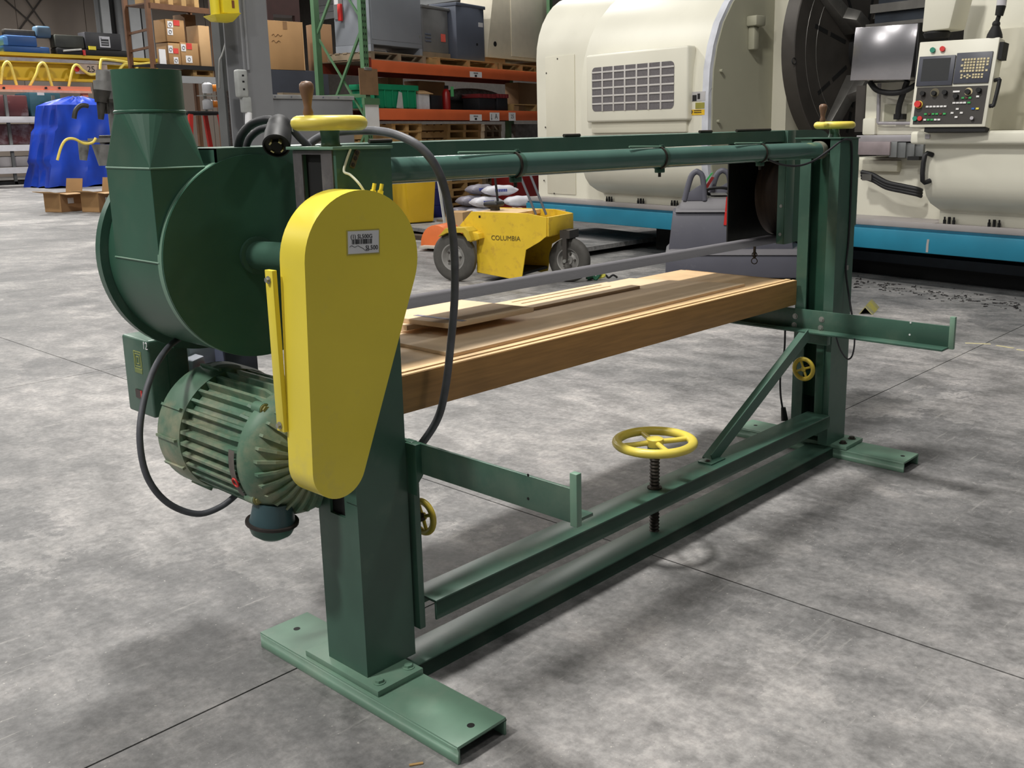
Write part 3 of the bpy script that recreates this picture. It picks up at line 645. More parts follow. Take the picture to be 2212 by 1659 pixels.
# the plug lying on the hood
p0 = ony(604, 268, 2.57); p1 = ony(597, 315, 2.50); dv = (p1 - p0).normalized()
PL = part('plug', MB().lathe([(0, -.012), (.026, -.012), (.033, 0), (.034, .02), (.036, .022), (.036, (p1 - p0).length * .45), (.038, (p1 - p0).length * .5), (.0385, (p1 - p0).length), (.034, (p1 - p0).length + .002), (.034, (p1 - p0).length - .008), (0, (p1 - p0).length - .008)], p0, dv, 36), BLACK, SD, smooth=35)
part('plug_core', MB().cyl(p1 - dv * .01, p1 + dv * .004, .016, n=20), BLACKM, PL)
BRASS = mat('brass_pin', (206, 196, 140), .3, metal=.8)
au = dv.orthogonal().normalized()
for k in range(4):
    q = Matrix.Rotation(math.pi / 2 * k + .3, 3, dv) @ au; part('pin', MB().bar(p1 + q * .019 - dv * .01, p1 + q * .019 + dv * .008, .010, .004, q), BRASS, PL)
part('clamp_clip', MB().bar(ony(590, 262, 2.55), ony(606, 252, 2.56), .02, .008), WHITE, PL); part('clamp_clip', MB().bar(ony(622, 272, 2.54), ony(632, 284, 2.54), .012, .006), WHITE, PL)
# thin wire at the far post, and the short cord hanging below the far arm
part('post_wire', MB().sweep([ony(px, py, y) for px, py, y in ((1660, 345, 2.25), (1690, 356, 2.24), (1725, 358, 2.23), (1758, 347, 2.22), (1790, 325, 2.20), (1815, 306, 2.185), (1832, 301, 2.18), (1840, 318, 2.182), (1838, 420, 2.183), (1833, 520, 2.183), (1827, 580, 2.183), (1834, 640, 2.16), (1842, 690, 2.12))], .005, 8), CABLE_B, SD, smooth=60)
a = ony(1828, 578, 2.186); part('wire_clip', MB().box(a.x - .012, a.x + .012, 2.18, 2.188, a.z - .012, a.z + .012), STEEL, SD)
PX_ = 4.30
cd = part('hanging_cord', MB().sweep([onx(px, py, PX_) for px, py in ((1696, 714), (1694, 760), (1686, 810), (1686, 850), (1690, 880))], .005, 8), CABLE_B, SD, smooth=60)
p_ = onx(1692, 880, PX_); q_ = onx(1695, 908, PX_); part('cord_plug', MB().cyl(p_, q_, .012, .018, n=12), BLACK, cd)
part('cord_loop', MB().sweep([onx(px, py, 4.33) for px, py in ((1806, 728), (1815, 755), (1830, 775), (1840, 770), (1845, 750), (1846, 731))], .004, 8), CABLE_B, SD, smooth=60)
# ------------------------------------------------------------------ table
TB = part('table_top', MB().prism([(1.81, 2.43), (4.40, 2.43), (4.40, 3.06), (2.02, 3.06), (2.02, 2.62), (1.81, 2.52)], 'z', .888, .909), mat('table_ply_top', (214, 180, 136), .6, var=.08, scale=12), SD, bev=.001)
part('front_apron', MB().box(1.79, 4.42, 2.372, 2.396, .786, .909), PLY, TB, bev=.0015)
part('apron_lit_top', MB().box(1.79, 4.415, 2.374, 2.394, .9092, .9112), PLY_LIT, TB)  # thin pale sheet; light on the apron top put into the colour
part('edge_strip', MB().box(1.80, 4.41, 2.402, 2.428, .80, .9135), PLY_LIT, TB, bev=.001)
part('back_apron', MB().box(2.02, 4.41, 3.04, 3.062, .80, .887), PLY, TB, bev=.001)
part('side_apron', MB().box(4.398, 4.42, 2.398, 3.04, .79, .908), PLY, TB, bev=.001); part('side_apron', MB().box(1.79, 1.81, 2.43, 2.52, .79, .888).box(2.0, 2.02, 2.62, 3.04, .79, .888), PLY, TB, bev=.001)
for y in (2.56, 2.9): part('bearer', MB().box(2.04, 4.39, y - .03, y + .03, .775, .888), PLY, TB)
# loose boards on the table
def slabq(pts, z1, th, extra=None):
    P_ = [onz(px, py, z1) for px, py in pts]; return MB().hexa([p - Vector((0, 0, th)) for p in P_], P_), P_
BL = Vector((onz(864, 741, .922).x, 3.02, .922))
FLc = onz(978, 764, .922); FRc = onz(1609, 613, .922); BRc = onz(1335, 598, .922)
q4 = [Vector((FLc.x, FLc.y, .922)), Vector((FRc.x, FRc.y, .922)), BRc, Vector((FLc.x - .10, BRc.y + .02, .922))]
q4[3] = Vector((max(BL.x, 2.03), 3.02, .922))
q4[2].y = min(q4[2].y, 3.04)
s1_ = part('mdf_sheet', MB().hexa([p - Vector((0, 0, .0125)) for p in q4], q4), MDF, bev=.0008)
tag(s1_, 'long pale fibreboard sheet lying flat along the sander table', 'board')
u_ = [onz(px, py, .934) for px, py in ((1153, 664), (1378, 617))]
z2 = .9345; yb = 3.0
pts2 = [Vector((u_[0].x - .42, u_[0].y, z2)), Vector((u_[1].x, u_[1].y, z2)), Vector((u_[1].x, yb, z2)), Vector((u_[0].x - .42, yb, z2))]
# sheet with two narrow slots: built as strips with gaps
ya = pts2[0].y; xL, xR = pts2[0].x, pts2[1].x
sl1 = [onz(1125, 655, z2), onz(1323, 618, z2)]; sl2 = [onz(1100, 652, z2), onz(1300, 617, z2)]
yy1, yy2 = (sl1[0].y + sl1[1].y) / 2, (sl2[0].y + sl2[1].y) / 2
sx0, sx1 = min(sl1[0].x, sl2[0].x), max(sl1[1].x, sl2[1].x)
b = MB(); zb = z2 - .012; hw = .006
b.box(xL, xR, ya, yy1 - hw, zb, z2); b.box(xL, sx0, yy1 - hw, yy2 + hw, zb, z2); b.box(sx1, xR, yy1 - hw, yy2 + hw, zb, z2)
b.box(sx0, sx1, yy1 + hw, yy2 - hw, zb, z2); b.box(xL, xR, yy2 + hw, yb, zb, z2)
s2_ = part('slotted_mdf_sheet', b, MDF); tag(s2_, 'thin fibreboard sheet with two long narrow slots on top of the larger sheet', 'board')
z3 = .972
P3 = [onz(972, 700, z3), onz(1153, 664, z3), onz(984, 646, z3)]; P3.append(P3[0] + P3[2] - P3[1])
s3_ = part('mdf_offcut', MB().hexa([p - Vector((0, 0, .018)) for p in P3], P3), MDF, bev=.001); tag(s3_, 'thick square fibreboard offcut with a grey stripe raised on a stick near the cable', 'board')
c3 = (P3[0] + P3[3]) / 2; dirn = (P3[3] - P3[0]); dl = (P3[1] - P3[0]).normalized()
a_ = P3[0] + dl * .06 + dirn * .0; 
part('grey_stripe', MB().hexa([v + Vector((0, 0, .0003)) for v in (a_, a_ + dirn * .6, a_ + dirn * .6 + dl * .022, a_ + dl * .022)], [v + Vector((0, 0, .0012)) for v in (a_, a_ + dirn * .6, a_ + dirn * .6 + dl * .022, a_ + dl * .022)]), mat('grey_tape', (126, 124, 140), .5), s3_)
mid3 = (P3[0] + P3[1] + P3[2] + P3[3]) / 4
bs = part('spacer_stick', MB().box(mid3.x - .25, mid3.x + .22, mid3.y - .02, mid3.y + .03, z2 + .0002, z3 - .0182), MDF); tag(bs, 'thin fibreboard stick under the raised offcut', 'stick')
# ================================================================== the big lathe behind on the right
LF = Frame((9.799, 2.869), math.pi / 2 - .154)     # local x runs to the left along the bed, local y towards the camera
CREAM = mat('cream_machine_paint', (222, 219, 203), .42, var=.03, scale=1.5, wear=((196, 190, 168), 2.2, .6, .85, .4))
CREAM_D = mat('cream_machine_panel', (212, 208, 190), .5, var=.03, scale=1.5)
OLIVE = mat('sage_inner_paint', (166, 164, 144), .55, var=.05, scale=1)
BEDBL = mat('teal_bed_paint', (28, 122, 150), .45, var=.08, scale=3, wear=((40, 50, 56), 9, .70, .76, .8))
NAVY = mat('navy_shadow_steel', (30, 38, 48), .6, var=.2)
RAIL = mat('rail_grey', (158, 152, 150), .5, var=.06, scale=3)
IRON = mat('dark_cast_iron', (74, 70, 66), .5, metal=.35, var=.16, scale=3)
IRON2 = mat('machined_iron', (108, 106, 102), .4, metal=.5, var=.15, scale=6)
INOX = mat('brushed_stainless', (188, 186, 190), .22, metal=.9, var=.04, scale=30, stretch=(1, 12, 1))
SILV = mat('silver_way', (178, 174, 178), .4, metal=.5, var=.08, scale=5)
LT = fthing('turning_lathe', 'huge cream facing lathe with teal bed, dark round faceplate and control panel', 'lathe', LF, 3.5, 0, 0)
def lp(name, mb, m_, par=LT, **k): return part(name, mb.move(LF.M), m_, par, **k)
def fr(px, py, d=0.0): return LF.front(px, py, d)
# bed
lp('bed_skirt', MB().box(-1.6, 7.75, -2.6, 0, .385, .60), BEDBL, bev=.01)
lp('bed_lip', MB().box(-1.6, 7.75, -2.6, -.03, .60, .625), mat('teal_bed_dark', (18, 84, 108), .5))
lp('way_rail', MB().box(-1.6, 7.75, -2.6, -.06, .625, .69), RAIL, bev=.006)
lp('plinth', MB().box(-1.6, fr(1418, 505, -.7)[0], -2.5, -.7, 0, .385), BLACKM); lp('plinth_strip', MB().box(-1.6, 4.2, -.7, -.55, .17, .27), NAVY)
lp('bed_nameplate', MB().box(fr(1222, 457)[0], fr(1202, 457)[0], 0, .006, fr(1212, 463)[1], fr(1212, 452)[1]), RAIL)
lp('bed_chip', MB().prism([fr(2003, 517), fr(2008, 517), fr(2006, 528), fr(2005, 545), fr(2000, 545), fr(2001, 530)], 'y', 0, .003), RAIL)
# left cabinet
sL = fr(1164, 420, -.25)[0]; sR = fr(1290, 420, -.25)[0]
def cab_prof(ps, c):                                 # silhouettes of an end -> (y, z) profile on the plane local x = c
    return [LF.side(px, py, c) for px, py in ps]
prof = [(-.25, .69), (-.25, 2.7)] + [(-.25 - .75 * (1 - math.cos(t_)), 2.7 + .95 * math.sin(t_)) for t_ in [k * math.pi / 16 for k in range(1, 9)]] + [(-2.3, 3.65), (-2.3, .69)]
CB = lp('side_cabinet', MB().prism(prof, 'x', sR - .25, sL), CREAM, smooth=30)
x0, z0 = fr(1179, 124, -.25); x1, z1 = fr(1240, 422, -.25)
dp = lp('cabinet_door', MB().box(x1 - .05, x0, -.25, -.238, .74, z0), CREAM_D, CB, bev=.004)
for px, py in ((1204, 127), (1180, 158), (1178, 275), (1175, 390), (1197, 418)):
    x_, z_ = fr(px, py, -.235); lp('door_screw', MB().cyl((x_, -.24, z_), (x_, -.232, z_), .012, n=8), IRON, dp)
# headstock cover: bulging profile swept along the bed
hL = fr(1292, 438, -.03)[0]; hR = fr(1512, 300, .30)[0]
def bulge(c, back):
    p = [(-.13, .69), (-.13, .80)]
    bl_ = [(-.02, .84), (.12, .92), (.20, 1.02), (.25, 1.14), (.27, 1.28), (.27, 2.05), (.255, 2.35), (.20, 2.62), (.10, 2.88), (-.06, 3.12), (-.28, 3.33), (-.55, 3.5), (-.9, 3.62)]
    return p + bl_ + [(back, 3.62), (back, .69)]
HC = lp('headstock_cover', MB().prism(bulge(hL, -2.3), 'x', hR, hL), CREAM, smooth=25)
xa, xb = fr(1270, 260, .33)[0], fr(1487, 285, .33)[0]
gz0, gz1 = fr(1380, 262, .36)[1], fr(1380, 108, .36)[1]
gt = lp('grille_housing', MB().box(xb, xa, .2, .36, gz0, gz1), CREAM, HC, bev=.03, seg=3)
lp('housing_foot', MB().box(xb + .06, xa - .05, .2, .31, gz0 - .14, gz0 + .02), CREAM_D, HC, bev=.01)
gx0, gx1 = fr(1456, 190, .362)[0], fr(1279, 190, .362)[0]; hz0, hz1 = fr(1366, 238, .362)[1], fr(1366, 139, .362)[1]
rc = .06; rp = []
for cx_, cz_, a0_ in ((gx1 - rc, hz1 - rc, 0), (gx0 + rc, hz1 - rc, 90), (gx0 + rc, hz0 + rc, 180), (gx1 - rc, hz0 + rc, 270)):
    for k in range(5): t_ = math.radians(a0_ + 90 * k / 4); rp.append((cx_ + rc * math.cos(t_), cz_ + rc * math.sin(t_)))
lp('grille_plate', MB().prism(rp, 'y', .3605, .363), mat('perforated_grey', (104, 100, 102), .55, var=.2, scale=90), gt, smooth=0)
GRB = mat('grille_bar_grey', (196, 192, 188), .5, var=.05)
for k in range(1, 7):
    x_ = gx0 + (gx1 - gx0) * k / 7 + .006; lp('grille_bar', MB().box(x_ - .013, x_ + .013, .363, .372, hz0, hz1), GRB, gt, bev=.003)
for k in range(1, 6):
    z_ = hz0 + (hz1 - hz0) * (k - .05) / 5.6; lp('grille_bar', MB().box(gx0, gx1, .363, .371, z_ - .011, z_ + .011), GRB, gt, bev=.003)
# stickers
for px0, px1, py0, py1, m_, nm in ((1493, 1524, 197, 219, mat('pictogram_grey', (176, 174, 174), .5), 'warning_pictogram'), (1502, 1522, 221, 235, mat('olive_label', (152, 146, 62), .5), 'data_label'), (1488, 1522, 236, 249, mat('yellow_label', (226, 184, 44), .5), 'hearing_label')):
    a = fr(px0, py1, .275); b_ = fr(px1, py0, .275); lb = lp(nm, MB().box(b_[0], a[0], .268, .276, a[1], b_[1]), m_, HC)
    if nm == 'warning_pictogram':
        c_ = fr(1500, 209, .277); lp('pictogram_mark', MB().box(c_[0] - .035, c_[0] + .03, .276, .278, c_[1] - .05, c_[1] + .02).box(c_[0] - .09, c_[0] - .05, .276, .278, c_[1] - .03, c_[1] + .035), INK, lb)
    if nm == 'hearing_label':
        c_ = fr(1493, 242, .277); lp('pictogram_mark', MB().torus((c_[0], .277, c_[1]), (0, 1, 0), .018, .005, 16, 6), INK, lb)
        for py in (239, 243):
            a = fr(1499, py, .277); b_ = fr(1515, py, .277); lp('print_line', MB().box(b_[0], a[0], .2765, .278, a[1] - .006, a[1] + .003), INK, lb)
# bolts standing on the bed rail
for px, py in ((1316, 434), (1384, 440), (1457, 447), (2050, 482), (2147, 490)):
    x_, z_ = fr(px, py, -.095); b = MB()
    for dx in (-.05, 0, .05): b.cyl((x_ + dx, -.095, .69), (x_ + dx, -.095, .73), .015, n=8); b.cyl((x_ + dx, -.095, .73), (x_ + dx, -.095, .76), .009 if dx else .015, n=8)
    lp('hold_down_bolts', b, BLACKM)
# right end face of the headstock: pale edge strip and sage inner face
lp('cover_edge', MB().prism([(y + .004, z) for y, z in bulge(hR, -.75)], 'x', hR - .10, hR - .001), mat('pale_edge_grey', (196, 198, 206), .5), HC, smooth=25)
lp('head_face', MB().prism([(y - .05 if y > -.5 else y, z) for y, z in bulge(hR, -2.2)], 'x', hR - .12, hR - .1), OLIVE, HC, smooth=0)
by, bz = LF.side(1622, 45, hR - .12)
lp('hood_hook', MB().box(hR - .28, hR - .12, by - .09, by + .09, bz - .07, bz + .05).box(hR - .22, hR - .12, by - .05, by + .05, bz - .34, bz - .07), OLIVE, HC, bev=.02)
for px, py in ((1556, 153), (1550, 262)):
    y_, z_ = LF.side(px, py, hR - .12); lp('face_bolt', MB().cyl((hR - .16, y_, z_), (hR - .12, y_, z_), .02, n=10), OLIVE, HC)
# rib beside the chuck
y_, z_ = LF.side(1668, 200, hR - .12)
lp('head_rib', MB().box(hR - .34, hR - .12, y_ - .3, y_, .69, 3.6), CREAM_D, HC)
lp('head_core', MB().box(hR - .60, hR - .12, -2.2, y_ - .25, .69, 3.5), OLIVE, HC)
# faceplate (axis along the bed)
fs_ = fr(1760, 200, -.75)[0]; fs_ = hR - .78
fy_l, fz_l = LF.side(1694, 100, fs_ + .18)
FCY, FCZ, FRR = fy_l - 1.32, 2.58, 1.36
FPZ = lp('faceplate', MB().lathe([(0, 0), (FRR - .01, 0), (FRR, .01), (FRR, .19), (FRR - .03, .21), (0, .21)], (fs_, FCY, FCZ), (1, 0, 0), 96), IRON, smooth=30)
for k in range(8):
    t_ = 2 * math.pi * k / 8 + .25
    for r0, r1 in ((.38, .70), (.76, 1.02)):
        c_, s_ = math.cos(t_), math.sin(t_); ty, tz = -s_ * .025, c_ * .025
        q = [(fs_ - .003, FCY + r * c_ + ty * e, FCZ + r * s_ + tz * e) for r, e in ((r0, -1), (r1, -1), (r1, 1), (r0, 1))]
        lp('t_slot', MB().hexa([(x + .004, y, z) for x, y, z in q], q), BLACKM, FPZ, smooth=0)
for rr_ in (.95, 1.15): lp('turned_ring', MB().torus((fs_, FCY, FCZ), (1, 0, 0), rr_, .004, 72, 6), IRON2, FPZ)
lp('chuck_hub', MB().cyl((fs_ - .22, FCY, FCZ), (fs_, FCY, FCZ), .30, n=40), BLACKM, FPZ)
for k in range(4):
    t_ = 2 * math.pi * k / 4 + .62; c_, s_ = math.cos(t_), math.sin(t_)
    def J(r, e, x): return (fs_ - x, FCY + r * c_ - s_ * e, FCZ + r * s_ + c_ * e)
    b = MB().hexa([J(.42, -.09, 0), J(1.12, -.09, 0), J(1.12, .09, 0), J(.42, .09, 0)], [J(.42, -.08, .16), J(1.1, -.08, .09), J(1.1, .08, .09), J(.42, .08, .16)])
    b.hexa([J(.42, -.08, .15), J(.72, -.08, .12), J(.72, .08, .12), J(.42, .08, .15)], [J(.44, -.07, .30), J(.64, -.07, .28), J(.64, .07, .28), J(.44, .07, .30)])
    lp('chuck_jaw', b, IRON2, FPZ, bev=.008)
ym, zm = LF.side(1715, 132, fs_); lp('chuck_mark', MB().torus((fs_ - .002, ym, zm), (1, 0, 0), .035, .006, 20, 6), BLACKM, FPZ)
# carriage behind: cream saddle, stainless box, slides
d0 = -.55
def box_px(px0, px1, py0, py1, d, th):               # box whose front (local y = d) covers the pixel rectangle
    a = fr(px0, (py0 + py1) / 2, d)[0]; b_ = fr(px1, (py0 + py1) / 2, d)[0]; c_ = fr((px0 + px1) / 2, py0, d)[1]; e = fr((px0 + px1) / 2, py1, d)[1]
    return MB().box(min(a, b_), max(a, b_), d - th, d, min(c_, e), max(c_, e))
SA = lp('saddle', box_px(1868, 2000, 176, 292, d0, .9), CREAM, bev=.02)
lp('saddle_pocket', box_px(1910, 1942, 225, 262, d0 + .004, .01), OLIVE, SA); lp('saddle_pocket', box_px(1958, 1985, 225, 262, d0 + .004, .01), OLIVE, SA)
lp('saddle_step', box_px(1862, 1890, 255, 292, d0 + .05, .2), CREAM, SA, bev=.02)
lp('coolant_pipe', MB().cyl((fr(1899, 190, d0 + .06)[0], d0 + .06, fr(1899, 180, d0 + .06)[1]), (fr(1897, 265, d0 + .06)[0], d0 + .06, fr(1897, 266, d0 + .06)[1]), .022, n=12), SILV, SA)
lp('coolant_pipe', MB().cyl((fr(1897, 266, d0 + .06)[0], d0 + .06, fr(1897, 266, d0 + .06)[1]), (fr(1985, 268, d0 + .06)[0], d0 + .06, fr(1985, 266, d0 + .06)[1]), .018, n=12), SILV, SA)
def P3(px, py, d): x_, z_ = fr(px, py, d); return (x_, d, z_)
lp('saddle_hose', MB().sweep([P3(1880, 178, -.4), P3(1895, 195, -.36), P3(1925, 201, -.34), P3(1955, 196, -.36), P3(1980, 182, -.4)], .03, 10), BLACK, SA, smooth=60)
lp('saddle_hose', MB().sweep([P3(1960, 175, -.4), P3(1950, 205, -.42), P3(1942, 230, -.45), P3(1940, 255, -.48)], .032, 10), BLACK, SA, smooth=60); lp('hose_fitting', box_px(1930, 1950, 246, 258, d0 + .08, .08), BLACKM, SA)
lp('chuck_side_slide', box_px(1848, 1868, 185, 285, d0 - .1, .3), IRON, SA)
a = [fr(1848, 60, -.2), fr(1984, 50, -.2), fr(1966, 172, -.2), fr(1836, 174, -.2)]
lp('stainless_cover', MB().prism(a, 'y', -.75, -.2), INOX, SA, bev=.004)
lp('stainless_rim', MB().box(a[1][0] - .02, a[1][0], -.75, -.19, a[2][1], a[1][1]), BLACKM, SA)
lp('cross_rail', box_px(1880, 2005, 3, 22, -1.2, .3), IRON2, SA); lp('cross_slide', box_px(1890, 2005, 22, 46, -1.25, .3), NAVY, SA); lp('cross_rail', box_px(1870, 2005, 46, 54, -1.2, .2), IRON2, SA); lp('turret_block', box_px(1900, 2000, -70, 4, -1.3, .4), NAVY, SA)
# table slide: silver way covers
wy = lp('way_cover', box_px(1850, 1985, 292, 306, -.25, .7), SILV, bev=.004); lp('way_cover', box_px(1850, 1922, 306, 335, -.22, .5), mat('worn_pinkish_steel', (150, 138, 140), .5, metal=.3, var=.15, scale=5), bev=.004)
for k in range(4): lp('telescopic_cover', box_px(1920 + k * 19, 1937 + k * 19, 306 + k, 340 + k, -.24 - .02 * k, .5), mat('slate_cover', (124, 126, 126), .4, metal=.4), wy, bev=.006)
lp('slide_stop', box_px(1960, 1985, 338, 346, -.2, .2), BLACKM, wy)
# centre bed housing
CBH = lp('bed_housing', box_px(1842, 2040, 340, 490, -.5, 1.6), CREAM, bev=.03); lp('bed_bracket', box_px(1848, 1938, 346, 370, -.42, .1), CREAM_D, CBH, bev=.01)
for py_, r_ in ((372, .045), (378, .04), (384, .035)):
    lp('drag_hose', MB().sweep([P3(1862, py_, -.3), P3(1885, py_ + 6, -.28), P3(1915, py_ + 22, -.26), P3(1950, py_ + 30, -.26), P3(1978, py_ + 36, -.28), P3(1990, py_ + 40, -.34)], r_ * .6, 10), BLACK, CBH, smooth=60)
lp('hose_clamp', box_px(1862, 1882, 376, 390, -.24, .06), IRON2, CBH)
# operator cabinet on the right: bulged like the headstock cover
oL = fr(2018, 470, -.03)[0]
prof2 = [(-.13, .69), (-.13, .82), (.06, .90), (.15, .98), (.20, 1.08), (.22, 1.2), (.22, 1.55), (-1.9, 1.55), (-1.9, .69)]
OC = lp('operator_cabinet', MB().prism(prof2, 'x', -1.6, oL), CREAM, smooth=25)
hx_, hz_ = fr(2001, 365, .24)
hp0, hp1 = fr(2004, 335, .24), fr(1999, 390, .24)
lp('door_handle', MB().sweep([(hp0[0] - .04, .22, hp0[1]), (hp0[0], .29, hp0[1]), (hp1[0], .29, hp1[1]), (hp1[0] - .04, .22, hp1[1])], .024, 10, sub=3), BLACK, OC, smooth=60)
lz0, lz1 = fr(2050, 312, .32)[1], fr(2050, 283, .32)[1]; lx0 = fr(1965, 298, .32)[0]; lx1 = fr(2172, 298, .32)[0]
LG = lp('operator_ledge', MB().box(-1.6, lx0, -.4, .32, lz0, lz1), CREAM, bev=.03, seg=3); lp('ledge_latch', box_px(1998, 2008, 290, 300, .33, .02), SILV, LG)
lp('upper_housing', MB().prism([(-.35, lz1), (-.35, 2.6), (-.45, 3.0), (-.75, 3.4), (-1.2, 3.65), (-2.2, 3.65), (-2.2, lz1)], 'x', -1.6, fr(2080, 100, -.35)[0]), CREAM, smooth=25)
lp('upper_panel', MB().box(-1.6, fr(2120, 150, -.3)[0], -.5, -.3, lz1, fr(2120, 66, -.3)[1]), CREAM_D, bev=.01)
# swinging pendant arm and control panel
ar = lp('pendant_arm', MB().prism([fr(1990, 70, .2), fr(2050, 62, .2), fr(2068, -10, .2), fr(2072, -60, .2), fr(2000, -60, .2), fr(1997, 0, .2)], 'y', -.1, .2), CREAM, bev=.02)
lp('pendant_swivel', MB().lathe([(.11, 0), (.13, .04), (.10, .07), (.12, .10), (.08, .13)], (fr(2024, 76, .08)[0], .08, fr(2024, 82, .08)[1]), (0, 0, 1), 24), BLACKM, ar)
# panel: its own frame, turned a little and leaning back
PTL, PTR, PBL, PBR = [Vector(P3(px, py, d)) for px, py, d in ((1987, 91, .42), (2160, 80, .30), (1964, 275, .52), (2130, 276, .40))]
PTR = PTL + (PTR - PTL); PBR = PBL + (PTR - PTL) * .965
PN = (PTR - PTL).cross(PBL - PTL).normalized()
if PN.y < 0: PN = -PN
def pp(u, v, n=0.0):                                # u,v in 0..1 across the panel, n outwards
    a_ = PTL.lerp(PTR, u); b2 = PBL.lerp(PBR, u); return a_.lerp(b2, v) + PN * n
def pbox(u0, u1, v0, v1, n0, n1): return MB().hexa([pp(u0, v1, n0), pp(u1, v1, n0), pp(u1, v0, n0), pp(u0, v0, n0)], [pp(u0, v1, n1), pp(u1, v1, n1), pp(u1, v0, n1), pp(u0, v0, n1)])
CP = lp('control_panel', pbox(0, 1, 0, 1, -.16, 0), CREAM, bev=.008)
SLATE = mat('panel_slate', (70, 72, 82), .45, var=.05); CHAR = mat('panel_charcoal', (52, 48, 44), .5, var=.08)
lp('panel_face', pbox(.045, .955, .535, .965, 0, .006), CHAR, CP); lp('screen_unit', pbox(.03, .50, .175, .52, 0, .02), SLATE, CP, bev=.004); lp('keypad_unit', pbox(.51, .955, .155, .505, 0, .016), SLATE, CP, bev=.004)
lp('screen', pbox(.085, .445, .205, .465, .02, .0215), mat('dark_screen', (30, 32, 34), .6), CP)
KEY = mat('key_beige', (206, 192, 152), .5); kb = MB()
for r in range(5):
    for c in range(9):
        if (r == 1 and c == 0) or (r == 3 and c in (0, 8)): continue
        u = .585 + c * .037 + (.008 if c > 4 else 0) + (.01 if c == 8 else 0); v = .225 + r * .0325
        kb.add(*(lambda q: (q.v, q.f))(pbox(u, u + .027, v, v + .023, .016, .022)))
for u, v in ((.60, .40), (.64, .415), (.675, .40), (.705, .415), (.60, .43), (.675, .432), (.745, .40), (.78, .40), (.815, .40), (.855, .40), (.745, .43), (.78, .43), (.815, .43), (.855, .43)):
    kb.add(*(lambda q: (q.v, q.f))(pbox(u, u + .025, v, v + .021, .016, .022)))
o = lp('keypad_keys', kb, KEY, CP, smooth=0); o['kind'] = 'stuff'
BW, BGn, BRd, BBl, BYl = mat('button_white', (226, 224, 222), .45), mat('button_green', (54, 164, 84), .45), mat('button_dim_red', (96, 40, 36), .5), mat('button_blue', (36, 92, 170), .45), mat('button_yellow', (234, 214, 90), .45)
def btn(us, v, ms, w_=.036, h_=.02):
    for u, m_ in zip(us, ms): lp('push_button', pbox(u, u + w_, v, v + h_, .006, .016), m_, CP, smooth=0)
btn([.20 + k * .047 for k in range(6)], .752, [BW] * 6); btn([.19 + k * .05 for k in range(6)], .838, [BGn, BRd, BGn, BGn, BRd, BGn]); btn([.19 + k * .047 for k in range(5)], .905, [BW, BGn, BGn, BW, BW])
btn([.545, .59, .635, .68, .735], .715, [BW, BW, BW, BW, BGn], .038); btn([.65, .695, .74], .660, [BGn, BRd, BGn]); btn([.835], .648, [BW]); btn([.60], .785, [BW]); btn([.54, .66], .83, [BW, BW]); btn([.60], .878, [BW]); btn([.80, .855], .785, [BBl, BYl]); btn([.53], .585, [BW], .085, .02)
def rnd(name, u, v, r, h, m_, n0=.006): 
    q = pp(u, v, n0); return lp(name, MB().cyl(q, q + PN * h, r, n=20), m_, CP)
rnd('estop_collar', .10, .735, .036, .008, BYl); rnd('estop_button', .10, .735, .030, .05, RED); rnd('start_button', .075, .90, .022, .02, mat('button_teal', (30, 130, 104), .4)); rnd('stop_button', .14, .90, .022, .02, RED)
rnd('lamp_button', .19, .105, .024, .025, mat('button_teal', (30, 130, 104), .4), 0); rnd('lamp_button', .315, .098, .024, .025, RED, 0)
rnd('dial_disc', .29, .60, .042, .003, mat('dial_olive', (96, 88, 66), .5)); rnd('dial_disc', .725, .60, .036, .004, mat('dial_cream', (206, 190, 150), .5))
for u, v, r in ((.14, .61, .022), (.29, .61, .022), (.43, .605, .022), (.725, .605, .024), (.58, .65, .022), (.86, .59, .022)): rnd('rotary_knob', u, v, r, .04, BLACKM)
rnd('key_switch', .83, .905, .016, .03, SILV)
hb = lp('panel_box', MB().hexa([pp(1.0, .24, -.12), pp(1.07, .24, -.12), pp(1.07, .05, -.12), pp(1.0, .05, -.12)], [pp(1.0, .24, -.02), pp(1.05, .24, -.02), pp(1.05, .05, -.02), pp(1.0, .05, -.02)]), BLACKM, CP)
lp('panel_handle', MB().sweep([pp(.985, .47, -.06), pp(1.06, .47, -.02), pp(1.075, .49, -.02), pp(1.055, .74, -.02), pp(1.03, .76, -.02), pp(.975, .76, -.06)], .018, 10, sub=4), BLACK, CP, smooth=60)
lp('panel_stand', MB().hexa([pp(.2, 1.0, -.13), pp(1.0, 1.0, -.13), pp(1.0, 1.0, -.02), pp(.2, 1.0, -.02)], [pp(.2, 1.05, -.13), pp(1.0, 1.05, -.13), pp(1.0, 1.05, -.02), pp(.2, 1.05, -.02)]), BLACKM, CP)
# stack light
q0 = P3(2148, 82, .25); q1 = P3(2152, 52, .25); q2 = P3(2158, 34, .25); q3 = P3(2163, 12, .25); q4_ = P3(2168, -24, .25)
SLt = lp('stack_light', MB().lathe([(.07, 0), (.065, .03), (.035, .10), (.02, .12)], q0, Vector(q1) - Vector(q0), 20).cyl(q1, q2, .02, n=12).ball(q1, .035).cyl(q2, q3, .035, .042, n=20), BLACKM, smooth=40)
lp('light_segment', MB().cyl(q3, Vector(q3).lerp(Vector(q4_), .55), .042, n=24), mat('lens_grey', (206, 204, 208), .4), SLt); lp('light_segment', MB().cyl(Vector(q3).lerp(Vector(q4_), .55), q4_, .042, n=24), mat('lens_red', (150, 40, 40), .4), SLt)

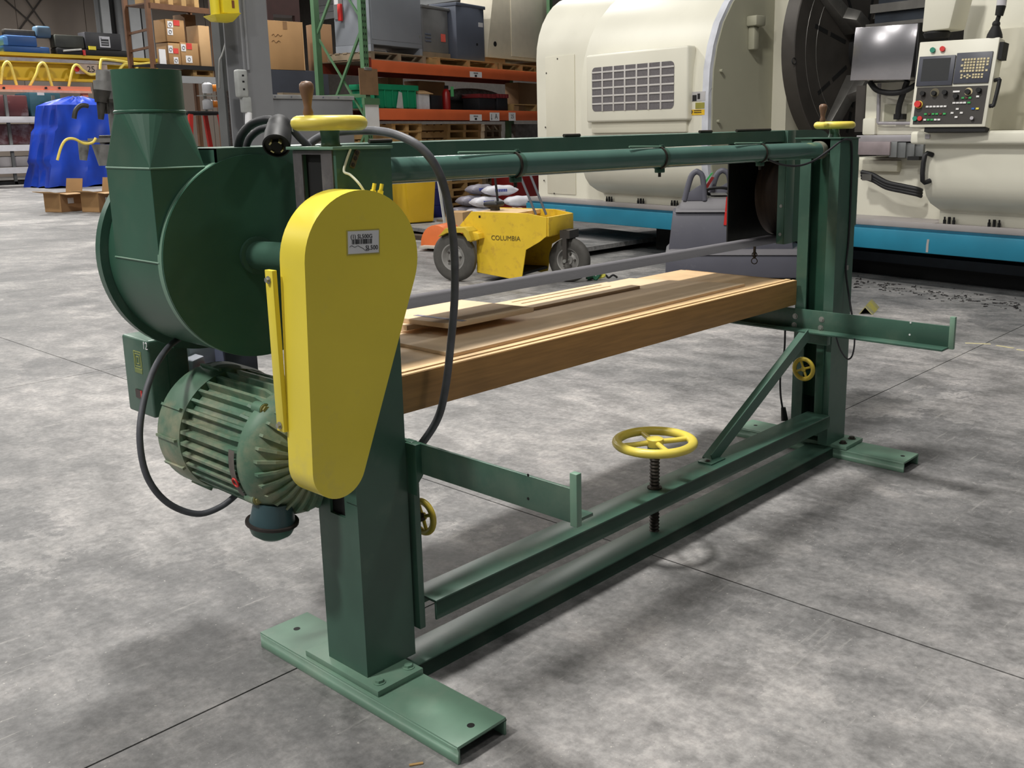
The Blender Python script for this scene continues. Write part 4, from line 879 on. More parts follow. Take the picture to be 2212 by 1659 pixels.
# ================================================================== slab, cart, vehicle and small things on the floor
b = MB(); a0_, a1_ = onz(1228, 541, .13), onz(1420, 511, .13); a2_ = onz(1420, 490, .13); a3_ = onz(1190, 476, .13); a4_ = onz(1205, 520, .13)
q = [a0_, Vector((14.5, a1_.y - .1, .13)), Vector((16.5, 13.2, .13)), Vector((12.6, 13.4, .13))]
q = [onz(1222, 541, .13), onz(1436, 509, .13), onz(1436, 509, .13) + Vector((1.2, 5.2, 0)), onz(1222, 541, .13) + Vector((1.3, 5.6, 0))]
sb_ = part('floor_plate', MB().hexa([v - Vector((0, 0, .06)) for v in q], q), CONC); tag(sb_, 'grey flat plate raised off the floor beside the teal lathe bed', 'plate')
for t_ in (.12, .55, .95):
    p = q[0].lerp(q[1], t_) + Vector((.35, .6, 0)); tm = part('timber', MB().box(p.x - .1, p.x + .1, p.y - .2, p.y + 3.4, 0, .07), mat('dark_timber', (70, 58, 46), .8), sb_)
# wheeled plastic cart
PG = mat('grey_cart_plastic', (88, 88, 98), .5, var=.06, scale=3, wear=((130, 130, 136), 8, .62, .8, .4))
PG2 = mat('grey_cart_plastic_light', (112, 110, 114), .5, var=.05)
CF = Frame(onz(1437, 610), 0); g0 = onz(1437, 612); dpt = (g0 - EYE).dot(Vector(CR[2]))
ux = Vector((CR[0][0], CR[0][1], 0)).normalized(); CF = Frame((g0.x, g0.y), math.atan2(ux.y, ux.x) - .12)
CT = fthing('tool_cart', 'dark grey moulded plastic tool cart with two upright handles behind the far post', 'cart', CF, .75, .4)
def cp(name, mb, m_, par=CT, **k): return part(name, mb.move(CF.M), m_, par, **k)
def cfr(px, py, d=0): return CF.front(px, py, d)
def taper(x0, x1, y0, y1, z0, X0_, X1_, Y0_, Y1_, z1): return MB().hexa([(x0, y0, z0), (x1, y0, z0), (x1, y1, z0), (x0, y1, z0)], [(X0_, Y0_, z1), (X1_, Y0_, z1), (X1_, Y1_, z1), (X0_, Y1_, z1)])
zA, zB, zC, zD, zE = cfr(1500, 551)[1], cfr(1500, 494)[1], cfr(1500, 460)[1], cfr(1500, 432)[1], cfr(1500, 370)[1]
xs_l = [cfr(px, py)[0] for px, py in ((1437, 590), (1438, 550), (1453, 470), (1462, 462), (1478, 432), (1485, 410))]
xR_ = cfr(1735, 560)[0]
cp('cart_base', taper(0, xR_, 0, .8, .06, xs_l[1], xR_, .0, .8, zA), PG, bev=.02)
cp('cart_ledge', taper(xs_l[1] - .01, xR_, -.02, .8, zA, xs_l[1] + .05, xR_, .05, .8, zA + .06), PG2, bev=.01)
cp('cart_body', taper(xs_l[1] + .03, xR_ - .1, .06, .75, zA + .05, xs_l[2], xR_ - .15, .12, .72, zC), PG, bev=.015)
cp('cart_shelf', taper(xs_l[3] - .02, xR_ - .12, .08, .74, zC, xs_l[3], xR_ - .15, .10, .72, zC + .03), PG2, bev=.008)
cp('cart_upper', taper(xs_l[3] + .01, xR_ - .25, .14, .70, zC + .02, xs_l[4], xR_ - .4, .2, .65, zD), PG2, bev=.012)
for px0, px1, pyt, dd in ((1478, 1520, 372, .2), (1533, 1577, 370, .62)):
    x0 = cfr(px0, 432, dd)[0]; x1 = cfr(px1 + 2, 432, dd)[0]; xt0 = cfr(px0 + 14, 380, dd)[0]; xt1 = cfr(px1 - 2, 380, dd)[0]; zt_ = cfr(px0, pyt, dd)[1]; zb_ = zD
    cp('cart_handle', MB().sweep([(x0, dd, zb_ - .02), (xt0, dd, zt_ - .06), (xt0 + .05, dd, zt_), (xt1 - .05, dd, zt_), (xt1, dd, zt_ - .06), (x1, dd, zb_ - .02)], .032, 10, sub=4), PG, smooth=60)
    cp('handle_gusset', MB().prism([(x0 + .03, zb_ - .02), (x1, zb_ - .02), (x1 - .005, zb_ + (zt_ - zb_) * .62), (x0 + .05, zb_ + (zt_ - zb_) * .25)], 'y', dd - .02, dd + .02), PG, bev=.006)
cp('red_strap', MB().bar((cfr(1566, 486, .1)[0], .09, cfr(1566, 486, .1)[1]), (cfr(1572, 425, .1)[0], .09, cfr(1572, 425, .1)[1]), .03, .012, (0, 1, 0)), RED)
c_ = cfr(1552, 414, .4)
for r_ in (.16, .13): cp('cable_coil', MB().torus((c_[0], .45, c_[1]), (0, .35, 1), r_, .012, 32, 8), BLACK)
cp('wire_rack', MB().box(cfr(1528, 430, .4)[0], cfr(1570, 430, .4)[0], .3, .6, zD + .0, zD + .012).box(cfr(1535, 430, .4)[0], cfr(1570, 430, .4)[0], .3, .6, zD + .03, zD + .04), STEEL)
gp = fthing('folded_clip', 'red and green handled item leaning between the cart handles', 'tool', CF, cfr(1530, 410, .5)[0], .5, zD + .07)
cp('red_panel', MB().prism([cfr(1521, 406, .5), cfr(1529, 406, .5), cfr(1543, 383, .5), cfr(1537, 382, .5)], 'y', .48, .52), mat('dark_red_card', (130, 28, 26), .5), gp); cp('green_panel', MB().prism([cfr(1519, 396, .53), cfr(1526, 394, .53), cfr(1541, 372, .53), cfr(1536, 374, .53)], 'y', .52, .54), BGn, gp)
for x in (.12, xR_ - .15): cp('cart_wheel', MB().cyl((x, .1, .06), (x, .16, .06), .06, n=16), BLACK)
# yellow burden carrier
VY = mat('yellow_vehicle_paint', (226, 190, 48), .5, var=.06, scale=4, wear=((178, 132, 60), 10, .54, .72, .6))
TYRE = mat('tyre_rubber', (76, 74, 70), .75, var=.12, scale=14); RIM = mat('rim_grey', (150, 148, 144), .5, metal=.4)
VF = Frame(onz(985, 607), math.atan2(-.997, .05)); p0 = onz(985, 607); p1 = onz(1195, 620)
VF = Frame((p0.x, p0.y), math.atan2(p1.y - p0.y, p1.x - p0.x)); VL = (p1 - p0).length   # local x rear to front, local y away from the camera
VH = fthing('burden_carrier', 'worn yellow three wheeled plant vehicle with grey pneumatic tyres', 'vehicle', VF, VL / 2, .3)
def vp(name, mb, m_, par=VH, **k): return part(name, mb.move(VF.M), m_, par, **k)
def vfr(px, py, d=0): return VF.front(px, py, d)
def wheel(cx_, cy_, R_, wd):
    W1 = vp('wheel', MB().lathe([(R_ * .55, -wd / 2 + .01), (R_ * .8, -wd / 2), (R_ * .93, -wd / 2 + .012), (R_, -wd / 2 + .035), (R_, wd / 2 - .035), (R_ * .93, wd / 2 - .012), (R_ * .8, wd / 2), (R_ * .55, wd / 2 - .01)], (cx_, cy_, R_), (0, 1, 0), 40, closed=True), TYRE, smooth=40)
    vp('rim', MB().lathe([(0, -.035), (R_ * .2, -.04), (R_ * .22, -.02), (R_ * .42, 0), (R_ * .5, -.045), (R_ * .57, -.05), (R_ * .57, .05), (0, .05)], (cx_, cy_, R_), (0, 1, 0), 32), RIM, W1, smooth=40)
    for k in range(5):
        t_ = 2 * math.pi * k / 5; vp('lug_nut', MB().cyl((cx_ + R_ * .3 * math.cos(t_), cy_ - .035, R_ + R_ * .3 * math.sin(t_)), (cx_ + R_ * .3 * math.cos(t_), cy_ - .01, R_ + R_ * .3 * math.sin(t_)), .012, n=6), IRON, W1)
Rw = (vfr(985, 502)[1]) / 2; Rf = vfr(1195, 522)[1] / 2
wheel(0, 0, Rw, .12); wheel(0, .85, Rw, .12); wheel(VL, .42, Rf, .12)
zb_ = .09
outl = [vfr(px, py, .09) for px, py in ((1030, 588), (1112, 604), (1127, 601), (1136, 540), (1165, 523), (1180, 511), (1181, 470), (1140, 461), (1018, 457), (992, 488), (1024, 496), (1035, 515), (1030, 545))]
BD = vp('body_side', MB().prism(outl, 'y', .09, .105), VY, bev=.003, smooth=0); vp('body_side', MB().prism(outl, 'y', .73, .745), VY, bev=.003, smooth=0)
x0, x1 = outl[8][0], outl[6][0]; zt_ = outl[7][1] - .01
vp('deck', MB().box(x0 + .05, x1 - .02, .105, .73, zt_ - .25, zt_ - .22), VY); vp('floor_pan', MB().box(outl[0][0], outl[2][0], .105, .73, zb_, zb_ + .03), BLACKM)
fx_ = outl[6][0]; vp('nose_plate', MB().box(fx_ - .02, fx_ + .015, .105, .73, outl[5][1], outl[6][1]), VY, bev=.003); vp('rear_plate', MB().box(outl[0][0] - .0, outl[0][0] + .02, .105, .73, zb_ + .03, outl[10][1]), VY)
vp('seat_ledge', MB().box(x0 - .02, x0 + .55, .12, .72, zt_ - .04, zt_ + .005), PLY_LIT)
fa = [vfr(px, py, -.10) for px, py in ((946, 512), (962, 493), (1003, 492), (1012, 500), (1018, 520), (1010, 521), (1000, 503), (965, 503))]
vp('mudguard', MB().prism(fa, 'y', -.10, .10), mat('olive_yellow_shade', (196, 168, 50), .5), bev=.003, smooth=0)
fb = [vfr(px, py, .08) for px, py in ((1010, 492), (1042, 503), (1046, 514), (1026, 521), (1016, 519), (1008, 500))]
vp('mudguard_end', MB().prism(fb, 'y', -.02, .10), VY, bev=.003)
sx_, sz_ = vfr(1066, 440, .4)
sc = vp('seat_pad', MB().box(sx_ - .10, sx_ + .09, .32, .52, zt_ + .05, zt_ + .11), BLACK, bev=.03, seg=3); vp('seat_spring', MB().cyl((sx_, .42, zt_), (sx_, .42, zt_ + .05), .05, n=16), IRON, sc)
t0, t1 = vfr(1069, 380, .45), vfr(1078, 440, .45); vp('steering_lever', MB().cyl((t0[0], .45, t0[1]), (t1[0], .45, zt_ - .05), .014, n=10), BLACK)
for (pa, qa), (pb_, qb) in (((1118, 366), (1158, 464)), ((1140, 364), (1180, 464))):
    a = vfr(pa, qa, .2); c_ = vfr(pb_, qb, .2); vp('tow_bar', MB().cyl((a[0], .2, a[1]), (c_[0], .2, c_[1]), .014, n=10), mat('bar_grey', (96, 98, 104), .45), BD)
vp('fork', MB().box(VL - .03, VL + .02, .30, .33, Rf - .02, outl[5][1] + .05).box(VL - .03, VL + .02, .51, .54, Rf - .02, outl[5][1] + .05).box(VL - .06, VL + .06, .30, .54, outl[5][1] - .04, outl[5][1] + .05), IRON); vp('axle', MB().cyl((VL, .28, Rf), (VL, .56, Rf), .02, n=12), STEEL)
sq_ = vfr(1036, 468, .088); vp('dark_socket', MB().box(sq_[0] - .012, sq_[0] + .012, .085, .09, sq_[1] - .012, sq_[1] + .012), BLACKM, BD)
tx = vfr(1092, 515, .085); o = VF.M @ Vector((tx[0], .086, tx[1])); text('COLUMBIA', .075, facing(o, VF.u, (0, 0, 1)), mat('faded_ink', (92, 80, 34), .7), BD)
# small things on the floor
tq = onz(1280, 606)
tl = thing('ratchet_strap', 'green and yellow ratchet strap bundle on the floor beside the vehicle', 'strap', (tq.x, tq.y, 0))
rr = random.Random(5); L_ = Vector((CR[0][0], CR[0][1], 0)).normalized()
part('green_webbing', MB().sweep([tq + L_ * a + Vector((0, 0, h)) for a, h in ((-.06, .02), (0, .05), (.04, .02), (.08, .09), (.02, .10), (-.02, .04))], .022, 8), mat('green_web', (40, 96, 70), .7), tl)
part('yellow_webbing', MB().sweep([tq + L_ * a + Vector((0, .05, h)) for a, h in ((.05, .12), (.12, .09), (.17, .05), (.1, .03))], .02, 8), mat('yellow_web', (212, 206, 90), .7), tl); part('ratchet', MB().box(tq.x - .03, tq.x + .05, tq.y, tq.y + .08, .01, .14), BLACK, tl, bev=.01)
part('black_tail', MB().sweep([tq + L_ * a + Vector((0, .1, h)) for a, h in ((.15, .02), (.22, .05), (.26, .02), (.31, .05), (.36, .02))], .012, 8), BLACK, tl)
wq = onz(1868, 679); wd = (onz(1840, 668) - wq); 
wg = part('angle_iron', MB().add([wq + v for v in (Vector((-.02, .05, .0)), Vector((0, 0, .075)), Vector((.02, -.07, 0)), Vector((.38, .17, 0)), Vector((.40, .12, .075)), Vector((.42, .05, 0)), Vector((-.015, .04, 0)), Vector((0, 0, .062)), Vector((.015, -.06, 0)), Vector((.385, .16, 0)), Vector((.40, .12, .062)), Vector((.415, .06, 0)))],
    [(0, 1, 4, 3), (1, 2, 5, 4), (6, 9, 10, 7), (7, 10, 11, 8), (0, 6, 7, 1), (1, 7, 8, 2), (3, 4, 10, 9), (4, 5, 11, 10)]), mat('angle_iron_paint', (150, 146, 120), .6, rgb2=(190, 180, 70)), smooth=0)
tag(wg, 'short yellow edged angle iron lying roof side up on the floor beyond the far arm', 'angle iron')
# swarf along the foot of the lathe
b = MB(); rr = random.Random(9)
for k in range(190):
    t_ = rr.random(); px = 1845 + t_ * 360; py = 606 + t_ * 52 + rr.gauss(0, 1) * 6 + rr.random() * 8; p = onz(px, py); s_ = .004 + rr.random() * .009; a = rr.random() * 3.14
    v1 = Vector((math.cos(a), math.sin(a), 0)) * s_ * 2; v2 = Vector((-math.sin(a), math.cos(a), 0)) * s_ * .6
    b.hexa([p - v1 - v2, p + v1 - v2, p + v1 + v2, p - v1 + v2], [p - v1 * .8 - v2 * .5 + Vector((0, 0, s_ * .7)), p + v1 * .8 - v2 * .5 + Vector((0, 0, s_ * .9)), p + v1 * .8 + v2 * .5 + Vector((0, 0, s_ * .7)), p - v1 * .8 + v2 * .5 + Vector((0, 0, s_ * .6))])
sw_ = part('metal_swarf', b, mat('swarf_dark', (40, 37, 37), .6, var=.5, scale=60), smooth=0, kind='stuff'); tag(sw_, 'dark metal chips scattered along the foot of the lathe', 'swarf', kind='stuff')
# ================================================================== pallet rack in the middle distance
o_ = dep(791, 200, 16.5); RF = Frame((o_.x, o_.y), .178)
RGREEN = mat('rack_green', (84, 120, 86), .5, var=.06); ORANGE = mat('rack_orange', (204, 96, 52), .5, var=.07, scale=2, wear=((176, 90, 60), 5, .6, .8, .5)); ORED = mat('rack_dark_red', (120, 44, 30), .6, var=.1)
PALW = mat('pallet_wood', (176, 142, 92), .75, var=.16, scale=4); PALG = mat('weathered_pallet', (140, 124, 102), .8, var=.16, scale=4)
KRAFT = mat('kraft_board', (172, 134, 90), .75, var=.05, scale=3); KRAFT2 = mat('kraft_board_dark', (142, 108, 74), .75, var=.06, scale=3); KRAFT3 = mat('kraft_board_pale', (196, 160, 116), .75, var=.05, scale=3)
EGREY = mat('electrical_grey', (138, 142, 150), .5, var=.04, scale=2); EGREY2 = mat('electrical_grey_dark', (92, 98, 112), .5, var=.05, scale=2); EGREY3 = mat('transformer_grey', (118, 118, 118), .55, var=.06)
RK = fthing('pallet_rack', 'green and orange pallet rack behind the yellow vehicle', 'rack', RF, 3, .5)
def rp(name, mb, m_, par=RK, **k): return part(name, mb.move(RF.M), m_, par, **k)
def rf(px, py, d=0.0): return RF.front(px, py, d)
zu1, zu0 = rf(802, 129)[1], rf(815, 155)[1]; zl1, zl0 = rf(820, 234)[1], rf(825, 259)[1]
RX = rf(1190, 200)[0]
for x, y in ((0, 0), (0, 1.06), (RX, 0), (RX, 1.06)):
    up_ = rp('upright', MB().box(x - .06, x + .06, y - .04, y + .04, 0, 5.2), RGREEN, smooth=0)
    if x == 0 and y == 0:
        hb_ = MB()
        for k in range(34):
            for s_ in (-.028, .022): hb_.add([(x + s_ - .012, y - .0405, 1.0 + k * .098), (x + s_ + .012, y - .0405, 1.0 + k * .098 + .012), (x + s_ + .008, y - .0405, 1.05 + k * .098), (x + s_ - .012, y - .0405, 1.04 + k * .098)], [(0, 1, 2, 3)])
        h = rp('teardrop_holes', hb_, BLACKM, up_, smooth=0); h['kind'] = 'stuff'
for z0, z1 in ((.25, 1.72), (1.72, 3.35), (3.35, 1.72 + 3.2)):
    rp('frame_brace', MB().bar((0, .03, z1), (0, 1.03, z0), .04, .04), RGREEN, smooth=0); rp('frame_brace', MB().bar((.03, .03, z0 + .15), (.03, 1.03, z1 - .1), .03, .03), RGREEN, smooth=0)
rp('frame_strut', MB().bar((0, 0, rf(740, 208, .5)[1]), (0, 1.06, rf(740, 208, .5)[1]), .05, .06), RGREEN, smooth=0)
for z0, z1 in ((zu0, zu1), (zl0, zl1)):
    bm_ = rp('beam', MB().box(.06, RX - .06, -.04, .03, z0, z1), ORANGE, bev=.004); rp('beam', MB().box(.06, RX - .06, 1.03, 1.09, z0, z1), ORED)
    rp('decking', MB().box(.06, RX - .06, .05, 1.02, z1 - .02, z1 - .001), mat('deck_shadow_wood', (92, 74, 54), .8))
    rp('beam_connector', MB().box(.06, .11, -.05, .0, z0 - .04, z1 + .03), ORED)
    if z1 == zu1:
        a = rf(1015, 154, -.045); b_ = rf(1041, 168, -.045); lb = rp('bin_label', MB().box(a[0], b_[0], -.045, -.041, b_[1], a[1]), WHITE, bm_); c_ = rf(1028, 158, -.046); rp('print_line', MB().box(c_[0] - .07, c_[0] + .07, -.047, -.045, c_[1] - .015, c_[1] + .012), mat('print_grey', (120, 120, 122), .7), lb); c_ = rf(1028, 164, -.046); rp('print_line', MB().box(c_[0] - .035, c_[0] + .035, -.047, -.045, c_[1] - .02, c_[1] + .02), INK, lb)
    else:
        a = rf(1015, 247, -.045); b_ = rf(1041, 261, -.045); lb = rp('bin_label', MB().box(a[0], b_[0], -.045, -.041, b_[1], a[1]), WHITE, bm_); c_ = rf(1028, 251, -.046); rp('print_line', MB().box(c_[0] - .07, c_[0] + .07, -.047, -.045, c_[1] - .015, c_[1] + .012), mat('print_grey', (120, 120, 122), .7), lb); c_ = rf(1028, 257, -.046); rp('print_line', MB().box(c_[0] - .035, c_[0] + .035, -.047, -.045, c_[1] - .02, c_[1] + .02), INK, lb)
        for px0, px1, tx_ in ((1058, 1079, ''), (1099, 1114, '')):
            a = rf(px0, 243, -.045); b_ = rf(px1, 261, -.045); rp('bay_label', MB().box(a[0], b_[0], -.045, -.041, b_[1], a[1]), WHITE, bm_)
        for px, tx_, sz in ((1072, 'A', .145), (1107, '25', .11)):
            c_ = rf(px, 252, -.048); text(tx_, sz, facing(RF.M @ Vector((c_[0], -.047, c_[1])), RF.u, (0, 0, 1)), INK, bm_)
        c_ = rf(1062, 252, -.048); rp('arrow_mark', MB().box(c_[0] - .006, c_[0] + .006, -.048, -.046, c_[1] - .05, c_[1] + .05).prism([(c_[0] - .02, c_[1] - .035), (c_[0], c_[1] - .07), (c_[0] + .02, c_[1] - .035)], 'y', -.048, -.046), INK, bm_)
cb_ = rp('clipboard', MB().box(rf(775, 147, -.07)[0], rf(815, 147, -.07)[0], -.07, -.06, rf(795, 205, -.07)[1], rf(795, 148, -.07)[1]), mat('clipboard_brown', (134, 104, 76), .6)); c_ = rf(795, 148, -.08); rp('clip', MB().box(c_[0] - .09, c_[0] + .09, -.085, -.07, c_[1] - .03, c_[1] + .02), STEEL, cb_, bev=.008)
rp('paper_sheet', MB().box(rf(789, 228, -.075)[0], rf(818, 228, -.075)[0], -.075, -.07, rf(803, 276, -.07)[1], rf(803, 226, -.07)[1]), WHITE); rp('wire_basket', MB().box(rf(785, 212, -.1)[0], rf(818, 212, -.1)[0], -.12, -.06, rf(803, 226, -.1)[1], rf(803, 212, -.1)[1]), RGREEN)
def rbox(px0, px1, py0, py1, d, th, zb=None):
    a = rf(px0, (py0 + py1) / 2, d)[0]; b_ = rf(px1, (py0 + py1) / 2, d)[0]; c_ = rf((px0 + px1) / 2, py0, d)[1]; e = rf((px0 + px1) / 2, py1, d)[1] if zb is None else zb
    return MB().box(a, b_, d, d + th, e, c_), (a, b_, e, c_)
def rthing(name, label, cat, dims, d, th, group=None): return fthing(name, label, cat, RF, (dims[0] + dims[1]) / 2, d + th / 2, dims[2], group=group)
def pallet(label, px0, px1, d, zb, m_, th=1.0, h=.14, group='pallets in the rack'):
    a = rf(px0, 150, d)[0]; b_ = rf(px1, 150, d)[0]; P_ = rthing('pallet', label, 'pallet', (a, b_, zb, zb + h), d, th, group)
    for k in range(3):
        x = a + (b_ - a - .09) * k / 2; rp('stringer', MB().box(x, x + .09, d, d + th, zb + .02, zb + h - .02), m_, P_, smooth=0)
    n_ = 6
    for k in range(n_):
        y = d + (th - .11) * k / (n_ - 1); rp('deck_board', MB().box(a - .01, b_ + .01, y, y + .10, zb + h - .02, zb + h), m_, P_, smooth=0)
    for k in range(3):
        y = d + (th - .11) * k / 2; rp('base_board', MB().box(a, b_, y, y + .10, zb, zb + .02), m_, P_, smooth=0)
    return zb + h
zt = zu1 + .001
z_ = pallet('grey weathered pallet under the largest grey electrical cabinet', 803, 921, .0, zt, PALG)
b, dm = rbox(797, 909, -60, 110, .06, .8, z_ + .002); t = rthing('electrical_cabinet', 'largest pale grey electrical cabinet on the top shelf beside the green upright', 'cabinet', dm, .06, .8, 'grey electrical units on the top shelf'); rp('cabinet_body', MB().box(dm[0], dm[1], .06, .86, dm[2] + .12, dm[3]), EGREY, t, bev=.01); rp('cabinet_door', MB().box(dm[0] + .04, dm[1] - .03, .05, .06, dm[2] + .2, dm[3] - .02), EGREY, t, bev=.004); rp('cabinet_foot', MB().box(dm[0], dm[0] + .07, .06, .86, dm[2], dm[2] + .12), EGREY, t); rp('cabinet_foot', MB().box(dm[1] - .07, dm[1], .06, .86, dm[2], dm[2] + .12), EGREY, t); rp('door_catch', MB().box(dm[1] - .09, dm[1] - .07, .045, .052, dm[2] + .3, dm[2] + .34), STEEL, t)
# side of that cabinet, seen through the green rack frame
xs0 = dm[0]; yq, zq = RF.side(738, 25, xs0)
rp('lever_plate', MB().box(xs0 - .02, xs0, yq - .04, yq + .16, zq - .12, 4.4), EGREY3, t); rp('red_lever', MB().box(xs0 - .08, xs0 - .02, yq - .05, yq + .03, zq - .16, zq + .12), RED, t, bev=.015); rp('rating_label', MB().box(xs0 - .024, xs0 - .02, yq + .05, yq + .14, zq + .12, zq + .36), WHITE, t)
z2_ = pallet('yellow pine pallet under the dark grey cabinet', 945, 1075, .02, zt, PALW)
b, dm = rbox(913, 968, 14, 100, .25, .5, z_ + .0); dm = (dm[0], dm[1], z2_, dm[3])
t = rthing('transformer', 'louvred grey transformer with an orange tag on the top shelf', 'transformer', (dm[0], dm[1], z2_, 0), .25, .5, 'grey electrical units on the top shelf'); rp('transformer_body', MB().box(dm[0], dm[1], .25, .75, z2_ + .10, dm[3] - .04), EGREY3, t, bev=.02); rp('transformer_lid', MB().box(dm[0] - .03, dm[1] + .03, .22, .78, dm[3] - .05, dm[3]), EGREY3, t, bev=.01); rp('transformer_skid', MB().box(dm[0] - .05, dm[1], .22, .78, z2_, z2_ + .10), PALG, t)
for k in range(3): rp('louvre', MB().box(dm[0] + .05, dm[0] + .22, .235, .25, dm[2] + .28 + k * .06, dm[2] + .31 + k * .06), EGREY2, t, bev=.006)
c_ = rf(957, 81, .24); rp('orange_tag', MB().box(c_[0] - .06, c_[0] + .07, .235, .245, c_[1] - .08, c_[1] + .06), mat('coral_tag', (236, 104, 90), .6), t)
b, dm = rbox(986, 1046, 12, 128, .1, .6, z2_ + .001); t = rthing('meter_cabinet', 'narrow slate grey cabinet with white label beside the transformer', 'cabinet', dm, .1, .6, 'grey electrical units on the top shelf'); rp('cabinet_body', b, EGREY2, t, bev=.01); rp('cabinet_lid', MB().box(dm[0] - .02, dm[1] + .02, .07, .72, dm[3] - .04, dm[3] + .02), EGREY2, t, bev=.008); c_ = rf(1040, 54, .09); rp('rating_label', MB().box(c_[0] - .09, c_[0] + .05, .09, .1, c_[1] - .04, c_[1] + .04), WHITE, t); c_ = rf(1031, 96, .09); rp('knockout', MB().cyl((c_[0], .09, c_[1]), (c_[0], .1, c_[1]), .025, n=12), BLACKM, t)
z3_ = pallet('yellow pine pallet under the tall beige cabinet', 1080, 1170, .02, zt, PALW)
a = rf(1050, 60, .15)[0]; c_ = rf(1103, 60, .15)[0]; e = rf(1185, 60, .15)[0]; pt_ = rf(1066, 0, .15)
t = fthing('beige_cabinet', 'tall beige cabinet with a sloping left side on the top shelf', 'cabinet', RF, (a + e) / 2, .5, z3_)
rp('cabinet_body', MB().prism([(a, z3_ + .1), (e, z3_ + .1), (e, 4.7), (a + .35, 4.7)], 'y', .15, .95), mat('beige_cabinet_paint', (214, 206, 186), .5, var=.04), t, bev=.01); rp('cabinet_door', MB().box(c_, e, .13, .15, z3_ + .16, 4.65), mat('beige_door_paint', (222, 215, 196), .5, var=.03), t, bev=.005); rp('cabinet_plinth', MB().box(a, a + .7, .2, .9, z3_, z3_ + .1).box(e - .3, e, .2, .9, z3_, z3_ + .1), KRAFT, t); k_ = rf(1070, 95, .14); rp('cable_hole', MB().cyl((k_[0], .14, k_[1]), (k_[0], .151, k_[1]), .05, n=16), BLACKM, t)
# lower shelf
zt = zl1 + .001
b, dm = rbox(806, 901, 183, 236, .03, .5, zt + .001); t = rthing('plastic_crate', 'bright green plastic crate on the lower orange shelf', 'crate', dm, .03, .5)
CRG = mat('crate_green', (22, 132, 92), .45, var=.05); h_ = dm[3] - dm[2]
rp('crate_wall', MB().box(dm[0] + .03, dm[1] - .03, .03, .05, dm[2], dm[3]).box(dm[0] + .03, dm[1] - .03, .51, .53, dm[2], dm[3]).box(dm[0] + .03, dm[0] + .05, .05, .51, dm[2], dm[3]).box(dm[1] - .05, dm[1] - .03, .05, .51, dm[2], dm[3]).box(dm[0] + .03, dm[1] - .03, .03, .53, dm[2], dm[2] + .02), CRG, t, smooth=0)
rp('crate_rim', MB().box(dm[0] - .01, dm[1] + .01, .0, .03, dm[3] - .09, dm[3]).box(dm[0] - .01, dm[0] + .03, .0, .56, dm[3] - .09, dm[3]).box(dm[1] - .03, dm[1] + .01, 0, .56, dm[3] - .09, dm[3]), CRG, t, bev=.01)
for k in range(6): x_ = dm[0] + .06 + k * (dm[1] - dm[0] - .14) / 5; rp('crate_rib', MB().box(x_, x_ + .025, .005, .03, dm[2] + .02, dm[3] - .08), CRG, t, bev=.004)
c_ = rf(864, 218, .0); rp('torn_label', MB().prism([(c_[0] - .1, c_[1] - .12), (c_[0] + .08, c_[1] - .13), (c_[0] + .06, c_[1] + .14), (c_[0] - .02, c_[1] + .16)], 'y', -.004, .004), mat('label_greywhite', (176, 180, 176), .6), t)
b, dm = rbox(905, 928, 203, 236, .02, .35, zt + .001); t = rthing('open_carton', 'small white open carton beside the green crate', 'carton', dm, .02, .35); rp('carton_body', b, mat('carton_white', (196, 196, 200), .7), t, smooth=0); rp('carton_flap', MB().hexa([(dm[0] - .04, .0, dm[3]), (dm[1] + .05, -.03, dm[3]), (dm[1] + .02, .15, dm[3] + .06), (dm[0], .15, dm[3] + .06)], [(dm[0] - .04, .0, dm[3] + .01), (dm[1] + .05, -.03, dm[3] + .01), (dm[1] + .02, .15, dm[3] + .07), (dm[0], .15, dm[3] + .07)]), KRAFT3, t, smooth=0)
def simple(name, label, cat, px0, px1, py0, d, th, m_, group=None, zb=None, py1=236):
    b, dm = rbox(px0, px1, py0, py1, d, th, (zt + .001) if zb is None else zb); o = part(name, b.move(RF.M), m_, None, bev=.012); tag(o, label, cat, group); return o, dm
simple('black_tote', 'black tote standing right of the white carton', 'tote', 932, 956, 206, .1, .4, mat('tote_black', (30, 30, 34), .5))
t = fthing('fire_extinguisher', 'red fire extinguisher with a green tag on the lower shelf', 'extinguisher', RF, rf(970, 220, .05)[0], .1, zt + .001); x_ = rf(969, 220, .05)[0]
rp('cylinder', MB().lathe([(.07, 0), (.075, .03), (.075, .30), (.05, .36), (.025, .38)], (x_, .1, zt + .002), (0, 0, 1), 20), mat('extinguisher_red', (140, 24, 22), .35), t); rp('valve', MB().box(x_ - .03, x_ + .05, .08, .12, zt + .38, zt + .44), BLACKM, t); rp('green_tag', MB().box(x_ + .05, x_ + .13, .02, .03, zt + .24, zt + .42), mat('tag_green', (90, 170, 110), .6), t)
for i, (p0_, p1_) in enumerate(((1034, 1071), (1074, 1098))):
    b, dm = rbox(p0_, p1_, 212, 240, .05, .4, zt + .001); t = rthing('lidded_bin', ['left black storage bin with dark red ribbed lid', 'right smaller black storage bin with dark red ribbed lid'][i], 'bin', dm, .05, .4, 'red lidded bins')
    rp('bin_body', MB().box(dm[0] + .02, dm[1] - .02, .05, .45, dm[2], dm[3]), mat('tote_black', (30, 30, 34), .5), t, bev=.01)
    for k in range(4): x_ = dm[0] + k * (dm[1] - dm[0]) / 4; rp('lid_rib', MB().box(x_ + .005, x_ + (dm[1] - dm[0]) / 4 - .005, .03, .47, dm[3], dm[3] + .08), mat('lid_red', (118, 34, 38), .5), t, bev=.01)
t = fthing('wrapped_bundle', 'clear plastic wrapped dark bundle lying across the lower shelf', 'bundle', RF, rf(1030, 195, .5)[0], .6, zt); xx0, xx1 = rf(975, 195, .5)[0], rf(1100, 195, .5)[0]
